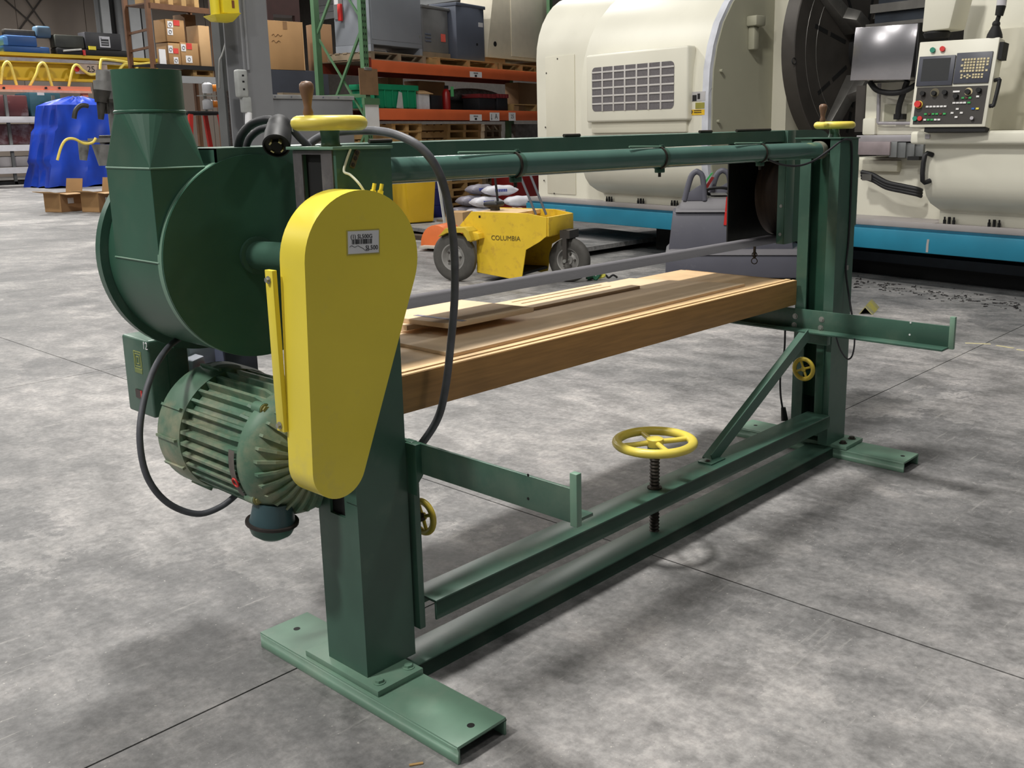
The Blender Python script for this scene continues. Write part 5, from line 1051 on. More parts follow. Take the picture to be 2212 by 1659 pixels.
rp('plastic_wrap', MB().ball(((xx0 + xx1) / 2, .75, zt + .30), 1, 24, 12, ((xx1 - xx0) / 2, .22, .16)), mat('cling_film', (120, 120, 122), .2, var=.3, scale=14, bump=.6), t); rp('bundle_block', MB().box(xx0, xx1, .6, .95, zt + .001, zt + .2), mat('dark_bundle', (36, 34, 34), .7), t)
fr_ = fthing('pallet_collar', 'small open timber frame at the right end of the lower shelf', 'collar', RF, rf(1135, 235, .05)[0], .2, zt); xa_, xb2 = rf(1108, 235, .05)[0], rf(1160, 235, .05)[0]
rp('rail', MB().box(xa_, xb2, .05, .35, zt + .12, zt + .14), PALW, fr_); 
for x_ in (xa_, xb2 - .05): rp('leg', MB().box(x_, x_ + .05, .05, .35, zt + .001, zt + .12), PALW, fr_)
for i, (p0_, p1_, py_, d_) in enumerate(((840, 872, 168, .62), (905, 962, 176, .62), (1120, 1180, 180, .62))):
    b, dm = rbox(p0_, p1_, py_, 236, d_, .35, zt + .001); o = part('brown_carton', b.move(RF.M), KRAFT2, None, bev=.006); tag(o, ['brown carton behind the green crate on the lower shelf', 'wide brown carton behind the white carton', 'brown carton at the right end behind the timber frame'][i], 'carton', 'cartons at the back of the lower shelf')
# pallet stacks on the floor under the rack
def flr(label, px0, px1, d, n_, m_, th=1.0):
    a = rf(px0, 300, d)[0]; b_ = rf(px1, 300, d)[0]; z_ = 0.0
    for k in range(n_):
        z_ = pallet_at(('topmost of the ' + label) if k == n_ - 1 else ('lowest of the ' + label) if k == 0 else ORD[k] + ' from the floor of the ' + label, a + .02 * (k % 2), b_ + .02 * (k % 2), d + .015 * (k % 3), z_, m_, th) + .001
    return z_
ORD = ['', 'second', 'third', 'fourth', 'fifth', 'sixth', 'seventh', 'eighth', 'ninth', 'tenth', 'eleventh', 'twelfth']
def pallet_at(label, a, b_, d, zb, m_, th, h=.14):
    P_ = fthing('pallet', label, 'pallet', RF, (a + b_) / 2, d + th / 2, zb, group='stacked pallets under the rack')
    for k in range(3): x = a + (b_ - a - .09) * k / 2; rp('stringer', MB().box(x, x + .09, d, d + th, zb + .02, zb + h - .02), m_, P_, smooth=0)
    for k in range(5): y = d + (th - .11) * k / 4; rp('deck_board', MB().box(a - .01, b_ + .01, y, y + .13, zb + h - .02, zb + h), m_, P_, smooth=0)
    for k in range(2): y = d + (th - .11) * k; rp('base_board', MB().box(a, b_, y, y + .10, zb, zb + .02), m_, P_, smooth=0)
    return zb + h
flr('pine pallets stacked left of the white bags', 848, 912, .1, 13, PALW)
flr('pine pallets stacked behind the blue drum', 905, 985, 1.2, 13, PALW, .9)
flr('pine pallets stacked beside the dark green post', 1048, 1084, 1.15, 13, PALG, .8)
flr('pine pallets stacked behind the white bags', 968, 1040, .35, 13, PALW, .8)
b, dm = rbox(1100, 1108, 262, 330, .6, .1, 0); rp('upright', MB().box(dm[0], dm[0] + .09, .6, .7, 0, zl0), RGREEN)
o, _ = simple('red_cabinet', 'dark red steel cabinet at the left end of the lathe bed', 'cabinet', 1104, 1162, 362, -.55, .5, mat('cabinet_red', (128, 24, 24), .5, var=.08), zb=0)
o, _ = simple('grey_shrouded_roll', 'grey plastic wrapped roll standing under the rack by the lathe', 'roll', 1112, 1165, 268, .72, .28, mat('grey_wrap', (128, 124, 122), .35, var=.3, scale=8, bump=.4), zb=0)
# white bags
BAGW = mat('bag_white', (222, 222, 230), .5, var=.06, scale=6, bump=.35, stretch=(1, 1, 2)); BAGG = mat('bag_grey', (142, 140, 152), .45, var=.1, scale=6, bump=.3)
gz = 1.65 * FOC
def bag(label, px, py, dp_, w_, d_, h_, rz, m_, prt=True, lay=0):
    p = dep(px, py, dp_); t = thing('cement_bag', label, 'bag', (p.x, p.y, zbag + .001 + lay * (h_ + .001)), RF.a + rz, 'filled bags beside the vehicle')
    n_, k_ = 14, 10; b = MB(); vs = []; fs = []
    for i in range(n_ + 1):
        for j in range(k_):
            u = i / n_ * 2 - 1; a = 2 * math.pi * j / k_; s = (1 - abs(u) ** 3.2) ** .55 if abs(u) < 1 else .0; s = max(s, .12)
            hh = max(.25, s); vs.append((u * w_ / 2, math.cos(a) * d_ / 2 * (.75 + .25 * s), h_ / 2 + math.copysign(abs(math.sin(a)) ** .7, math.sin(a)) * h_ / 2 * hh + .006 * math.sin(u * 9 + j)))
    for i in range(n_):
        for j in range(k_): fs.append((i * k_ + j, (i + 1) * k_ + j, (i + 1) * k_ + (j + 1) % k_, i * k_ + (j + 1) % k_))
    fs += [list(range(k_))[::-1], [n_ * k_ + j for j in range(k_)]]
    b.add(vs, fs); part('sack', b, m_, t, smooth=60, local=True)
    if prt:
        q = MB()
        for k in range(7): q.box(-w_ * .26 + k * w_ * .055, -w_ * .26 + k * w_ * .055 + w_ * .035, -d_ / 2 - .004, -d_ / 2 + .02, h_ * .42, h_ * .66)
        part('blue_print', q, BLUEINK, t, smooth=0, local=True)
zbag = dep(1035, 472, 17.5).z
for i, (lb, px, py, dp_, w_, rz, m_, pr) in enumerate((
        ('grey filled bag at the bottom left of the bag pile', 1003, 462, 17.9, .62, -.3, BAGG, False), ('white filled bag at the bottom of the pile in front of the grey one', 1035, 463, 17.5, .60, -.3, BAGW, False),
        ('grey filled bag in the middle left of the pile with blue print', 1018, 435, 17.9, .66, -.25, BAGG, True), ('white filled bag in the middle of the pile with blue print', 1050, 436, 17.5, .70, -.3, BAGW, True),
        ('grey filled bag at the top of the pile with blue print', 1038, 412, 18.0, .66, -.25, BAGG, True), ('white filled bag at the top right of the pile', 1080, 416, 17.6, .74, -.5, BAGW, True),
        ('white filled bag in the middle right of the pile', 1122, 438, 17.6, .66, -.5, BAGW, False), ('white filled bag low at the right end of the pile', 1112, 462, 17.4, .50, -.4, BAGW, False))):
    bag(lb, px, py, dp_, w_ * .86, .30, .19, rz, m_, pr, (0, 0, 1, 1, 2, 2, 1, 0)[i])
zbag -= .0015
t = thing('bag_pallet', 'low dark pallet carrying the pile of filled bags', 'pallet', (dep(1060, 478, 17.8).x, dep(1060, 478, 17.8).y, 0), RF.a)
part('platform', MB().box(-.8, .95, -.6, .6, zbag - .12, zbag), PALG, t, smooth=0, local=True)
for x_ in (-.7, 0, .75): part('stringer', MB().box(x_, x_ + .1, -.5, .6, 0, zbag - .12), PALG, t, smooth=0, local=True)
# yellow wheeled bin, orange platform truck, propped lath
g = onz(896, 496); BF = Frame((g.x, g.y), RF.a - .35)
t = fthing('wheeled_bin', 'yellow plastic bin on a dark dolly behind the sander tube', 'bin', BF); hw_ = .29
def bpz(px, py): return BF.front(px, py, -.28)
zb0 = .14; zt1 = bpz(900, 378)[1] + .1
BYE = mat('bin_yellow', (222, 180, 38), .45, var=.05, scale=3)
part('bin_body', MB().hexa([(-.25, -.25, zb0), (.25, -.25, zb0), (.25, .25, zb0), (-.25, .25, zb0)], [(-.31, -.31, zt1), (.31, -.31, zt1), (.31, .31, zt1), (-.31, .31, zt1)]).move(BF.M), BYE, t, bev=.03)
part('bin_rim', MB().box(-.33, .33, -.33, .33, zt1, zt1 + .04).move(BF.M), BYE, t, bev=.015); part('dolly', MB().box(-.26, .26, -.26, .26, .08, .14).move(BF.M), BLACKM, t)
for sx in (-.2, .2):
    for sy in (-.2, .2): part('caster', MB().cyl((sx - .02, sy, .04), (sx + .02, sy, .04), .04, n=12).move(BF.M), BLACK, t)
g = onz(940, 541); OF = Frame((g.x, g.y), VF.a + .1)
OR_ = mat('orange_truck_paint', (226, 116, 58), .5, var=.06)
t = fthing('orange_sweeper', 'orange rounded machine cover standing behind the yellow vehicle', 'sweeper', OF)
cp2 = [(-.22, .06)] + [(-.22 + .24 * (1 - math.cos(k * math.pi / 12)), .20 + .20 * math.sin(k * math.pi / 12)) for k in range(7)] + [(.5, .42), (.5, .06)]
w1 = OF.front(908, 515)[0]; w2 = OF.front(975, 515)[0]; zz1 = OF.front(930, 486)[1]; zz0 = OF.front(930, 537)[1]
cp2 = [(w1, zz0)] + [(w1 + (w2 - w1) * .5 * (1 - math.cos(k * math.pi / 12)), zz0 + .06 + (zz1 - zz0 - .06) * math.sin(k * math.pi / 12)) for k in range(13)] + [(w2, zz0)]
part('shell', MB().prism(cp2, 'y', 0, .45).move(OF.M), OR_, t, smooth=40, bev=.01); part('tray', MB().box(w1 + .06, w2 + .3, -.16, 0, zz0 + .02, zz0 + .05).move(OF.M), mat('tray_grey', (196, 190, 178), .5), t); part('skid', MB().box(w1 + .08, w2, .05, .4, 0, zz0).move(OF.M), BLACK, t)
g0, g1 = onz(962, 496), None
lth = part('white_lath', MB().bar(onz(963, 499, .0), onz(963, 499, 0) + Vector((-.02, .16, 1.12)), .05, .02), mat('white_paint_wood', (206, 208, 206), .6)); tag(lth, 'slender white lath propped upright in front of the rack', 'lath')
o = part('blue_drum', MB().lathe([(.17, 0), (.185, .02), (.185, .30), (.195, .31), (.185, .32), (.185, .6), (.195, .61), (.185, .62), (.185, .86), (.17, .88), (0, .88)], RF.M @ Vector((rf(939, 430, .5)[0], .5, 0)), (0, 0, 1), 32), mat('drum_blue', (36, 42, 110), .45)); tag(o, 'dark blue drum behind the white lath', 'drum')
o = part('kraft_carton', MB().box(-.2, .2, -.15, .15, 0, .40).move(Matrix.Translation(onz(985, 509) + Vector((.0, -.1, 0))) @ Matrix.Rotation(.4, 4, 'Z')), KRAFT3); tag(o, 'pale carton on the floor between the yellow bin and the vehicle', 'carton')

# ================================================================== grey column, tall carton and steel cabinet left of the rack
CG = mat('painted_column_grey', (124, 125, 128), .55, var=.04, scale=2)
def dbox(px0, px1, py0, py1, depth, th, ang=RF.a - .25, floor=False):
    c_ = dep((px0 + px1) / 2, (py0 + py1) / 2, depth); F = Frame((c_.x, c_.y), ang)
    a = F.front(px0, (py0 + py1) / 2)[0]; b_ = F.front(px1, (py0 + py1) / 2)[0]; z1 = F.front((px0 + px1) / 2, py0)[1]; z0 = 0.0 if floor else F.front((px0 + px1) / 2, py1)[1]
    return F, a, b_, z0, z1
F, a, b_, z0, z1 = dbox(526, 583, -60, 300, 13.5, .5, floor=True)
t = fthing('building_column', 'broad grey painted steel column with an outlet box behind the sander plug', 'column', F)
part('flange', MB().box(a, b_, 0, .03, 0, 6).move(F.M), CG, t, smooth=0); part('web', MB().box((a + b_) / 2 - .02, (a + b_) / 2 + .02, .03, .5, 0, 6).move(F.M), CG, t, smooth=0); part('flange', MB().box(a, b_, .5, .53, 0, 6).move(F.M), CG, t, smooth=0)
q = F.front(523, 180, -.06); ob = part('outlet_box', MB().box(q[0] - .09, q[0] + .07, -.11, 0, q[1] - .19, q[1] + .18).move(F.M), mat('outlet_grey', (156, 158, 156), .5), t, bev=.03, seg=3)
for dz in (-.08, .02, .1): part('socket', MB().box(q[0] - .02, q[0] + .01, -.113, -.11, q[1] + dz - .012, q[1] + dz + .012).move(F.M), BLACKM, ob)
q2 = F.front(528, 30, -.04); part('conduit', MB().cyl((q2[0], -.04, q[1] + .18), (q2[0] + .02, -.04, 6), .02, n=10).move(F.M), CG, t)
q3 = F.front(533, 232, -.06); part('outlet_box', MB().box(q3[0] - .07, q3[0] + .06, -.10, 0, q3[1] - .07, q3[1] + .14).move(F.M), mat('outlet_grey', (156, 158, 156), .5), t, bev=.02); part('cord_connector', MB().cyl((q3[0] + .02, -.06, q3[1] - .07), (q3[0] - .01, -.08, q3[1] - .32), .045, .05, n=14).move(F.M), WHITE, t)
F, a, b_, z0, z1 = dbox(478, 500, -60, 300, 14.5, .3, floor=True); t = fthing('pipe_riser', 'narrow grey ribbed post with a wire running down beside the column', 'post', F); part('post_body', MB().box(a, b_ + .1, 0, .25, 0, 6).move(F.M), CDARK, t); q = F.front(486, 196, -.03); part('speckled_sleeve', MB().box(a + .03, b_ + .08, -.03, 0, 0, q[1]).move(F.M), mat('speckled_board', (70, 62, 60), .8, var=.5, scale=40), t)
part('hanging_wire', MB().sweep([F.M @ Vector((F.front(px, py, -.1)[0], -.1, F.front(px, py, -.1)[1])) for px, py in ((486, 45), (487, 90), (480, 118), (474, 135), (474, 190))], .014, 8), mat('wire_grey', (150, 150, 148), .5), t)
# yellow hoist
F, a, b_, z0, z1 = dbox(460, 514, -8, 46, 12.8, .3); t = fthing('chain_hoist', 'bright yellow angular hoist housing at the top of the picture', 'hoist', F, (a + b_) / 2, 0, z0); HY = mat('hoist_yellow', (232, 212, 52), .4, var=.04)
part('hoist_body', MB().box(F.front(479, 20)[0], F.front(514, 20)[0], -.05, .25, F.front(490, 30)[1], z1 + .5).move(F.M), HY, t, bev=.02)
part('hoist_skirt', MB().hexa([(F.front(470, 46)[0], .02, z0), (F.front(505, 46)[0], .02, z0), (F.front(505, 46)[0], .2, z0), (F.front(470, 46)[0], .2, z0)], [(F.front(458, 34)[0], -.08, F.front(480, 33)[1]), (F.front(517, 34)[0], -.08, F.front(480, 26)[1]), (F.front(517, 34)[0], .28, F.front(480, 26)[1]), (F.front(458, 34)[0], .28, F.front(480, 33)[1])]).move(F.M), HY, t, bev=.01)
part('hoist_cover', MB().cyl((F.front(468, 15)[0], .05, z1 + .2), (F.front(468, 15)[0], .05, F.front(468, 36)[1]), .06, n=16).move(F.M), HY, t); part('hoist_plate', MB().box(F.front(497, 12)[0], F.front(502, 12)[0], -.06, -.05, F.front(500, 18)[1], F.front(500, 2)[1]).move(F.M), mat('brown_plate', (120, 70, 40), .5), t)
part('hoist_mast', MB().box(F.front(487, 0)[0] - .06, F.front(487, 0)[0] + .06, .06, .2, z1 + .4, 7).move(F.M), CG, t)
# cabinet, carton and block
F, a, b_, z0, z1 = dbox(583, 764, 206, 330, 15.2, .5, floor=True, ang=RF.a - .2); t = fthing('steel_cabinet', 'low grey steel cabinet with a riveted top edge behind the near handwheel', 'cabinet', F, (a + b_) / 2, .3)
part('cabinet_body', MB().box(a, b_, 0, .9, 0, z1 - .06).move(F.M), CG, t, bev=.01); tp_ = part('cabinet_top', MB().box(a - .02, b_ + .02, -.03, .9, z1 - .06, z1).move(F.M), mat('top_edge_grey', (150, 150, 150), .5), t, bev=.005)
for k in range(5): x_ = a + .1 + k * .28; part('rivet', MB().cyl((x_, -.036, z1 - .03), (x_, -.03, z1 - .03), .012, n=10).move(F.M), EGREY2, tp_)
ws = part('wood_scrap', MB().bar((a + .3, .15, z1 + .02), (a + .85, .25, z1 + .02), .12, .035).move(F.M), PALG); tag(ws, 'short wood scrap lying on the low grey cabinet', 'offcut')
F, a, b_, z0, z1 = dbox(583, 712, 152, 260, 18.2, .5, floor=True, ang=RF.a - .3); o = part('dark_crate', MB().box(a, b_, 0, .8, 0, z1).move(F.M), mat('navy_crate', (38, 42, 52), .8, var=.1), bev=.01); tag(o, 'dark navy block carrying the big brown carton', 'crate')
bx0, bx1 = F.front(580, 100)[0], F.front(656, 100)[0]; zc1 = F.front(620, 46)[1]
t = fthing('big_carton', 'big taped brown carton beside the green rack upright', 'carton', F, (bx0 + bx1) / 2, .4, z1); part('carton_body', MB().box(bx0, bx1, .0, .8, z1 + .001, zc1).move(F.M), KRAFT, t, bev=.006)
part('carton_tape', MB().box((bx0 + bx1) / 2 - .04, (bx0 + bx1) / 2 + .04, -.003, .0, zc1 - .14, zc1 - .005).move(F.M), KRAFT2, t); part('corner_seam', MB().box(bx1 - .012, bx1 + .003, -.003, .01, z1 + .002, zc1).move(F.M), KRAFT3, t)
q = F.front(598, 76, -.004); part('handwriting', MB().sweep([F.M @ Vector((q[0] + dx, -.004, q[1] + dz)) for dx, dz in ((-.1, 0), (-.06, .02), (-.03, -.02), (.02, .02), (.06, -.01), (.1, .01))], .005, 5), KRAFT2, t); q = F.front(598, 90, -.004); part('handwriting', MB().sweep([F.M @ Vector((q[0] + dx, -.004, q[1] + dz)) for dx, dz in ((-.1, 0), (-.06, .025), (-.02, -.015), (.03, .02), (.07, 0))], .005, 5), KRAFT2, t)
o = part('brown_carton', MB().box(F.front(686, 110, .3)[0], F.front(719, 110, .3)[0], .3, .7, z1 + .001, F.front(700, 52, .3)[1]).move(F.M), KRAFT2, bev=.005); tag(o, 'narrow brown carton right of the big taped carton, behind the rack frame', 'carton')
F, a, b_, z0, z1 = dbox(575, 645, -50, 32, 20.5, .5, ang=RF.a - .3); t = fthing('maroon_frame', 'dark maroon steel frame above the big carton', 'frame', F); part('frame_rail', MB().box(a, b_, 0, .5, z0, z1).move(F.M), mat('maroon_steel', (52, 28, 26), .6), t); part('frame_leg', MB().box(b_ - .12, b_, 0, .12, 0, z0).move(F.M), mat('maroon_steel', (52, 28, 26), .6), t); part('frame_leg', MB().box(a, a + .12, 0, .12, 0, z0).move(F.M), mat('maroon_steel', (52, 28, 26), .6), t)

# ================================================================== brown rack with labelled cartons
F, a, b_, z0, z1 = dbox(325, 462, 12, 150, 23, 1.0, ang=.1); BR = fthing('brown_shelf_rack', 'brown steel shelf rack with labelled cartons left of the hoist', 'rack', F, 0, .4)
BST = mat('brown_steel', (104, 72, 50), .6, var=.1)
zs_ = F.front(390, 140)[1]; ztop = F.front(390, 18)[1]
for x_ in (a, b_):
    for y_ in (0, .9): part('rack_post', MB().box(x_ - .05, x_ + .05, y_ - .04, y_ + .04, 0, ztop + .9).move(F.M), BST, BR, smooth=0)
part('rack_beam', MB().box(a, b_, -.04, .02, ztop - .07, ztop + .05).move(F.M), BST, BR, smooth=0); part('rack_beam', MB().box(a, b_, -.04, .02, zs_ - .10, zs_ - .02).move(F.M), BLACKM, BR, smooth=0); part('rack_deck', MB().box(a, b_, 0, .9, zs_ - .03, zs_).move(F.M), BLACKM, BR, smooth=0); part('rack_deck', MB().box(a, b_, 0, .9, ztop + .03, ztop + .06).move(F.M), BST, BR, smooth=0)
for pz_ in (64, 102): part('rack_tie', MB().bar((a, 0, F.front(340, pz_)[1]), (a + .02, .9, F.front(340, pz_)[1] - .05), .05, .05).move(F.M), BST, BR)
for k in range(4): o = part('timber_block', MB().box(a + .2 + k * .34, a + .32 + k * .34, .0, .8, ztop + .061, ztop + .25).move(F.M), PALW); tag(o, ['leftmost', 'second', 'third', 'rightmost'][k] + ' timber bearer on top of the brown rack', 'timber', 'bearers on the brown rack')
z3 = F.front(400, 170)[1]; part('rack_beam', MB().box(a, b_, -.04, .02, z3 - .1, z3 + .06).move(F.M), CGREY, BR, smooth=0); part('rack_deck', MB().box(a, b_, .02, .9, z3 + .03, z3 + .06).move(F.M), BST, BR, smooth=0)
o = part('yellow_pallet', MB().box(F.front(420, 160)[0], b_ - .06, .05, .8, z3 + .061, z3 + .10).box(F.front(420, 160)[0], F.front(428, 160)[0], .05, .8, z3 + .10, z3 + .2).box(b_ - .16, b_ - .06, .05, .8, z3 + .10, z3 + .2).box(F.front(420, 160)[0], b_ - .06, .05, .8, z3 + .2, z3 + .24).move(F.M), PALW, smooth=0); tag(o, 'yellow pallet on the middle deck of the brown rack', 'pallet')
def lcarton(label, px0, px1, py0, zb, d, m_=KRAFT, red=None, wh=None):
    xa, xb_ = F.front(px0, 100, d)[0], F.front(px1, 100, d)[0]; zc = F.front((px0 + px1) / 2, py0, d)[1]
    t = fthing('labelled_carton', label, 'carton', F, (xa + xb_) / 2, d + .24, zb, group='cartons on the brown rack'); part('carton_body', MB().box(xa + .004, xb_ - .004, d, d + .48, zb, zc).move(F.M), m_, t, bev=.005)
    for (q0, r0, q1, r1), mm in ((red or [], mat('label_red', (214, 70, 64), .6)), (wh or [], WHITE)) if False else []: pass
    for rect, mm in ([(r, mat('label_red', (214, 70, 64), .6)) for r in (red or [])] + [(r, WHITE) for r in (wh or [])]):
        A, B2 = F.front(rect[0], rect[1], d - .004), F.front(rect[2], rect[3], d - .004); lb = part('label', MB().box(A[0], B2[0], d - .006, d - .001, B2[1], A[1]).move(F.M), mm, t, smooth=0)
        if mm is WHITE and rect[3] - rect[1] > 8:
            cx_, cz_ = (A[0] + B2[0]) / 2, (A[1] + B2[1]) / 2; part('label_mark', MB().torus((cx_, d - .007, cz_), (0, 1, 0), .035, .008, 14, 5).move(F.M), mat('print_grey', (120, 120, 122), .7), lb)
    return zc
zz = lcarton('brown carton with red and white labels, lower left of the labelled three', 363, 389, 93, zs_ + .001, .02, red=[(374, 104, 386, 116)], wh=[(363, 98, 374, 115), (375, 123, 386, 138)])
zz2 = lcarton('brown carton with red and white labels, lower right of the labelled three', 389.5, 428, 93, zs_ + .001, .02, red=[(402, 93, 415, 107)], wh=[(390.5, 95, 402, 111), (401, 120, 416, 136)])
lcarton('brown carton with red and white labels, stacked on top of the other two', 362, 402, 43, max(zz, zz2) + .001, .04, red=[(374, 43, 388, 56)], wh=[(361, 45, 374, 60), (361, 61, 374, 76)])
lcarton('tall plain tan carton at the right of the labelled ones', 431, 455, 56, zs_ + .001, .05, KRAFT3)
lcarton('dark brown carton behind the labelled stack', 404, 428, 32, zs_ + .001, .56, KRAFT2)
o = part('white_sheet', MB().box(F.front(347, 120)[0], F.front(361, 120)[0], .05, .07, zs_ + .001, F.front(354, 106)[1]).move(F.M), WHITE); tag(o, 'white sheet standing left of the labelled cartons', 'sheet')
# red step ladder, dispensers
F, a, b_, z0, z1 = dbox(403, 488, 240, 330, 15.5, .4, floor=True, ang=.15); t = fthing('step_stool', 'red step stool with a black top beside the speckled post', 'stool', F, (a + b_) / 2, .2)
LRED = mat('ladder_red', (186, 44, 36), .5, var=.06)
part('stool_top', MB().box(a + .06, b_ - .06, 0, .35, z1 - .06, z1).move(F.M), BLACKM, t, bev=.01)
for x_, s_ in ((a + .1, -1), (b_ - .1, 1)):
    for y_ in (.0, .35): part('stool_leg', MB().bar((x_, y_, z1 - .05), (x_ + s_ * .28, y_ + (-.1 if y_ == 0 else .1), 0), .07, .04, (0, 1, 0)).move(F.M), LRED, t)
for f_ in (.3, .55, .8): part('stool_tread', MB().box(a + .08 - .27 * f_ + .0, b_ - .08 + .27 * f_, -.1 * f_ - .02, -.1 * f_ + .06, z1 * (1 - f_), z1 * (1 - f_) + .03).move(F.M), CGREY, t)
zs2 = z1
for i, (px, py) in enumerate(((458, 190), (459, 225))):
    q = F.front(px, py, .2); c_ = (q[0], .2, q[1])
    t = fthing('jug', ['upper clear jug with an orange cap above the red stool', 'lower clear jug with an orange cap on the red stool'][i], 'jug', F, q[0], .2, q[1] - .1, group='orange capped jugs')
    part('jug_body', MB().lathe([(.0, -.085), (.07, -.085), (.08, -.07), (.08, .05), (.04, .08), (0, .08)], (q[0] - .09, .2, q[1]), (0, 0, 1), 18).move(F.M), mat('jug_plastic', (196, 196, 200), .3), t, smooth=50); part('jug_cap', MB().cyl((q[0] - .02, .2, q[1]), (q[0] + .07, .17, q[1]), .055, n=16).move(F.M), mat('cap_orange', (226, 130, 30), .4), t)
part('jug_stand', MB().box(F.front(446, 200, .22)[0], F.front(449, 200, .22)[0] + .02, .28, .31, zs2, F.front(447, 178, .22)[1]).box(F.front(446, 200, .22)[0] - .12, F.front(449, 200, .22)[0] + .12, .1, .31, F.front(458, 206, .2)[1] - .015, F.front(458, 206, .2)[1]).move(F.M), STEEL, t)

# ================================================================== far left: stored girder, shelving, tarp, cartons
def ypt(px, py, Y): p = ony(px, py, Y); return p.x, p.z
def ybox(px0, px1, py0, py1, Y, th, zb=None):
    m_ = (py0 + py1) / 2; x0 = ypt(px0, m_, Y)[0]; x1 = ypt(px1, m_, Y)[0]; z1 = ypt((px0 + px1) / 2, py0, Y)[1]; z0 = ypt((px0 + px1) / 2, py1, Y)[1] if zb is None else zb
    return MB().box(x0, x1, Y, Y + th, z0, z1), (x0, x1, z0, z1)
SHG = mat('shelf_edge_white', (196, 196, 200), .5, var=.05); MARO = mat('maroon_stock', (84, 40, 42), .55, var=.25, scale=1.2, wear=((150, 140, 146), 1.0, .55, .7, .8)); STK = mat('stock_grey', (150, 146, 146), .5, var=.2, scale=1.5)
YS = 40.0
SR = thing('steel_shelving', 'long low steel shelving full of bar stock at the far left', 'shelving', (ypt(60, 330, YS)[0], YS + .5, 0))
x0s, x1s = ypt(-90, 330, YS)[0], ypt(135, 330, YS)[0]
zsh = []
for py in (257, 318, 366):
    z = ypt(60, py, YS)[1]; zsh.append(z); part('shelf_edge', MB().box(x0s, x1s, YS, YS + .08, z - .13, z + .09), SHG, SR, smooth=0); part('shelf_deck', MB().box(x0s, x1s, YS + .08, YS + 2, z - .05, z + .0), CGREY, SR, smooth=0)
for x_ in (x0s, (x0s + x1s) / 2, x1s - .1): part('shelf_post', MB().box(x_, x_ + .1, YS + .1, YS + .2, 0, ypt(60, 205, YS)[1]), CDARK, SR, smooth=0); part('shelf_post', MB().box(x_, x_ + .1, YS + 1.9, YS + 2, 0, ypt(60, 205, YS)[1]), CDARK, SR, smooth=0)
part('shelf_foot', MB().box(x0s, x1s, YS + .1, YS + 1.8, 0, .12), BLACKM, SR, smooth=0)
for i, (px0, px1, py0, sh, m_, lb) in enumerate(((-60, 45, 205, 0, MARO, 'maroon wrapped stock on the top shelf of the far left shelving'), (-60, 120, 268, 1, MARO, 'maroon and grey bar stock on the middle shelf of the far left shelving'), (-60, 125, 338, 2, STK, 'grey bundle low on the far left shelving'))):
    b, dm = ybox(px0, px1, py0, 0, YS + .2, 1.5, zsh[sh] + .10); o = part('bar_stock', b, m_, bev=.05); tag(o, lb, 'stock', 'stock on the far left shelving')
b, dm = ybox(50, 118, 200, 0, YS + .25, 1.4, zsh[0] + .1); t = thing('teal_chest', 'dark teal steel chest on the top shelf left of the blue tarp', 'chest', ((dm[0] + dm[1]) / 2, YS + .9, dm[2])); part('chest_body', b, mat('teal_chest_paint', (40, 74, 86), .5, var=.1), t, bev=.03); part('chest_label', MB().box(dm[0] + .25, dm[0] + .5, YS + .14, YS + .15, dm[2] + .9, dm[3] - .1), SHG, t)
for i, (px0, px1, py0, py1, dy) in enumerate(((70, 94, 337, 347, 0), (72, 96, 346, 358, 0), (95, 110, 344, 357, .1), (52, 62, 346, 357, .2))):
    b, dm = ybox(px0, px1, py0, py1, YS - .0 + dy, .4, None); zb = zsh[2] + .0915
    b = MB().box(dm[0], dm[1], YS + .0 + dy * .2, YS + .08, zb, zb + (dm[3] - dm[2])) if False else MB().box(dm[0], dm[1], YS + .12 + dy, YS + .12, dm[2], dm[3])
# girder on the shelving with festoon cable
GY = 38.6
CYEL = mat('crane_yellow', (206, 172, 34), .45, var=.06, scale=1); CORG = mat('crane_coral', (226, 132, 96), .5, var=.06, scale=1)
za, zb_, zc_, zd = ypt(100, 120, GY)[1], ypt(100, 128, GY)[1], ypt(100, 172, GY)[1], ypt(100, 178, GY)[1]
gx0, gx1 = ypt(-120, 150, GY)[0], ypt(331, 150, GY)[0]
GD = thing('crane_girder', 'long yellow crane girder with festoon cables stored at the far left', 'girder', ((gx0 + gx1) / 2, GY, 0))
part('girder_web', MB().box(gx0, gx1 + .2, GY, GY + .1, zc_, za), CYEL, GD, smooth=0); part('girder_flange', MB().box(gx0, gx1 + .2, GY - .25, GY + .35, za - .06, za + .05), CYEL, GD, smooth=0); part('girder_flange', MB().box(gx0, gx1 + .2, GY - .25, GY + .35, zc_ - .05, zc_ + .04), CYEL, GD, smooth=0)
part('festoon_track', MB().box(gx0, gx1 + .1, GY - .34, GY - .27, zb_ - .12, zb_ + .0), mat('track_grey', (148, 142, 140), .5), GD, smooth=0); part('girder_leg', MB().box(gx0 + .4, gx0 + .8, GY - .1, GY + .3, 0, zc_), CYEL, GD); part('girder_leg', MB().box(gx1 - .4, gx1, GY - .1, GY + .3, 0, zc_), CYEL, GD)
YC = mat('festoon_yellow', (232, 208, 96), .5)
def fz(px, py): x_, z_ = ypt(px, py, GY - .4); return (x_, GY - .4, z_)
for pts in (((2, 182), (6, 148), (14, 134), (22, 140), (28, 158), (36, 184)), ((64, 186), (78, 160), (84, 142), (92, 136), (100, 144), (106, 164), (113, 188)), ((148, 188), (154, 160), (160, 143), (168, 141), (180, 152), (195, 161), (208, 160)), ((216, 150), (218, 132), (224, 128), (260, 132), (300, 138), (330, 136), (329, 144), (326, 152)), ((258, 150), (268, 139), (276, 138)), ((284, 138), (296, 142), (294, 150))):
    part('festoon_cable', MB().sweep([fz(*p) for p in pts], .05, 8), YC, GD, smooth=60)
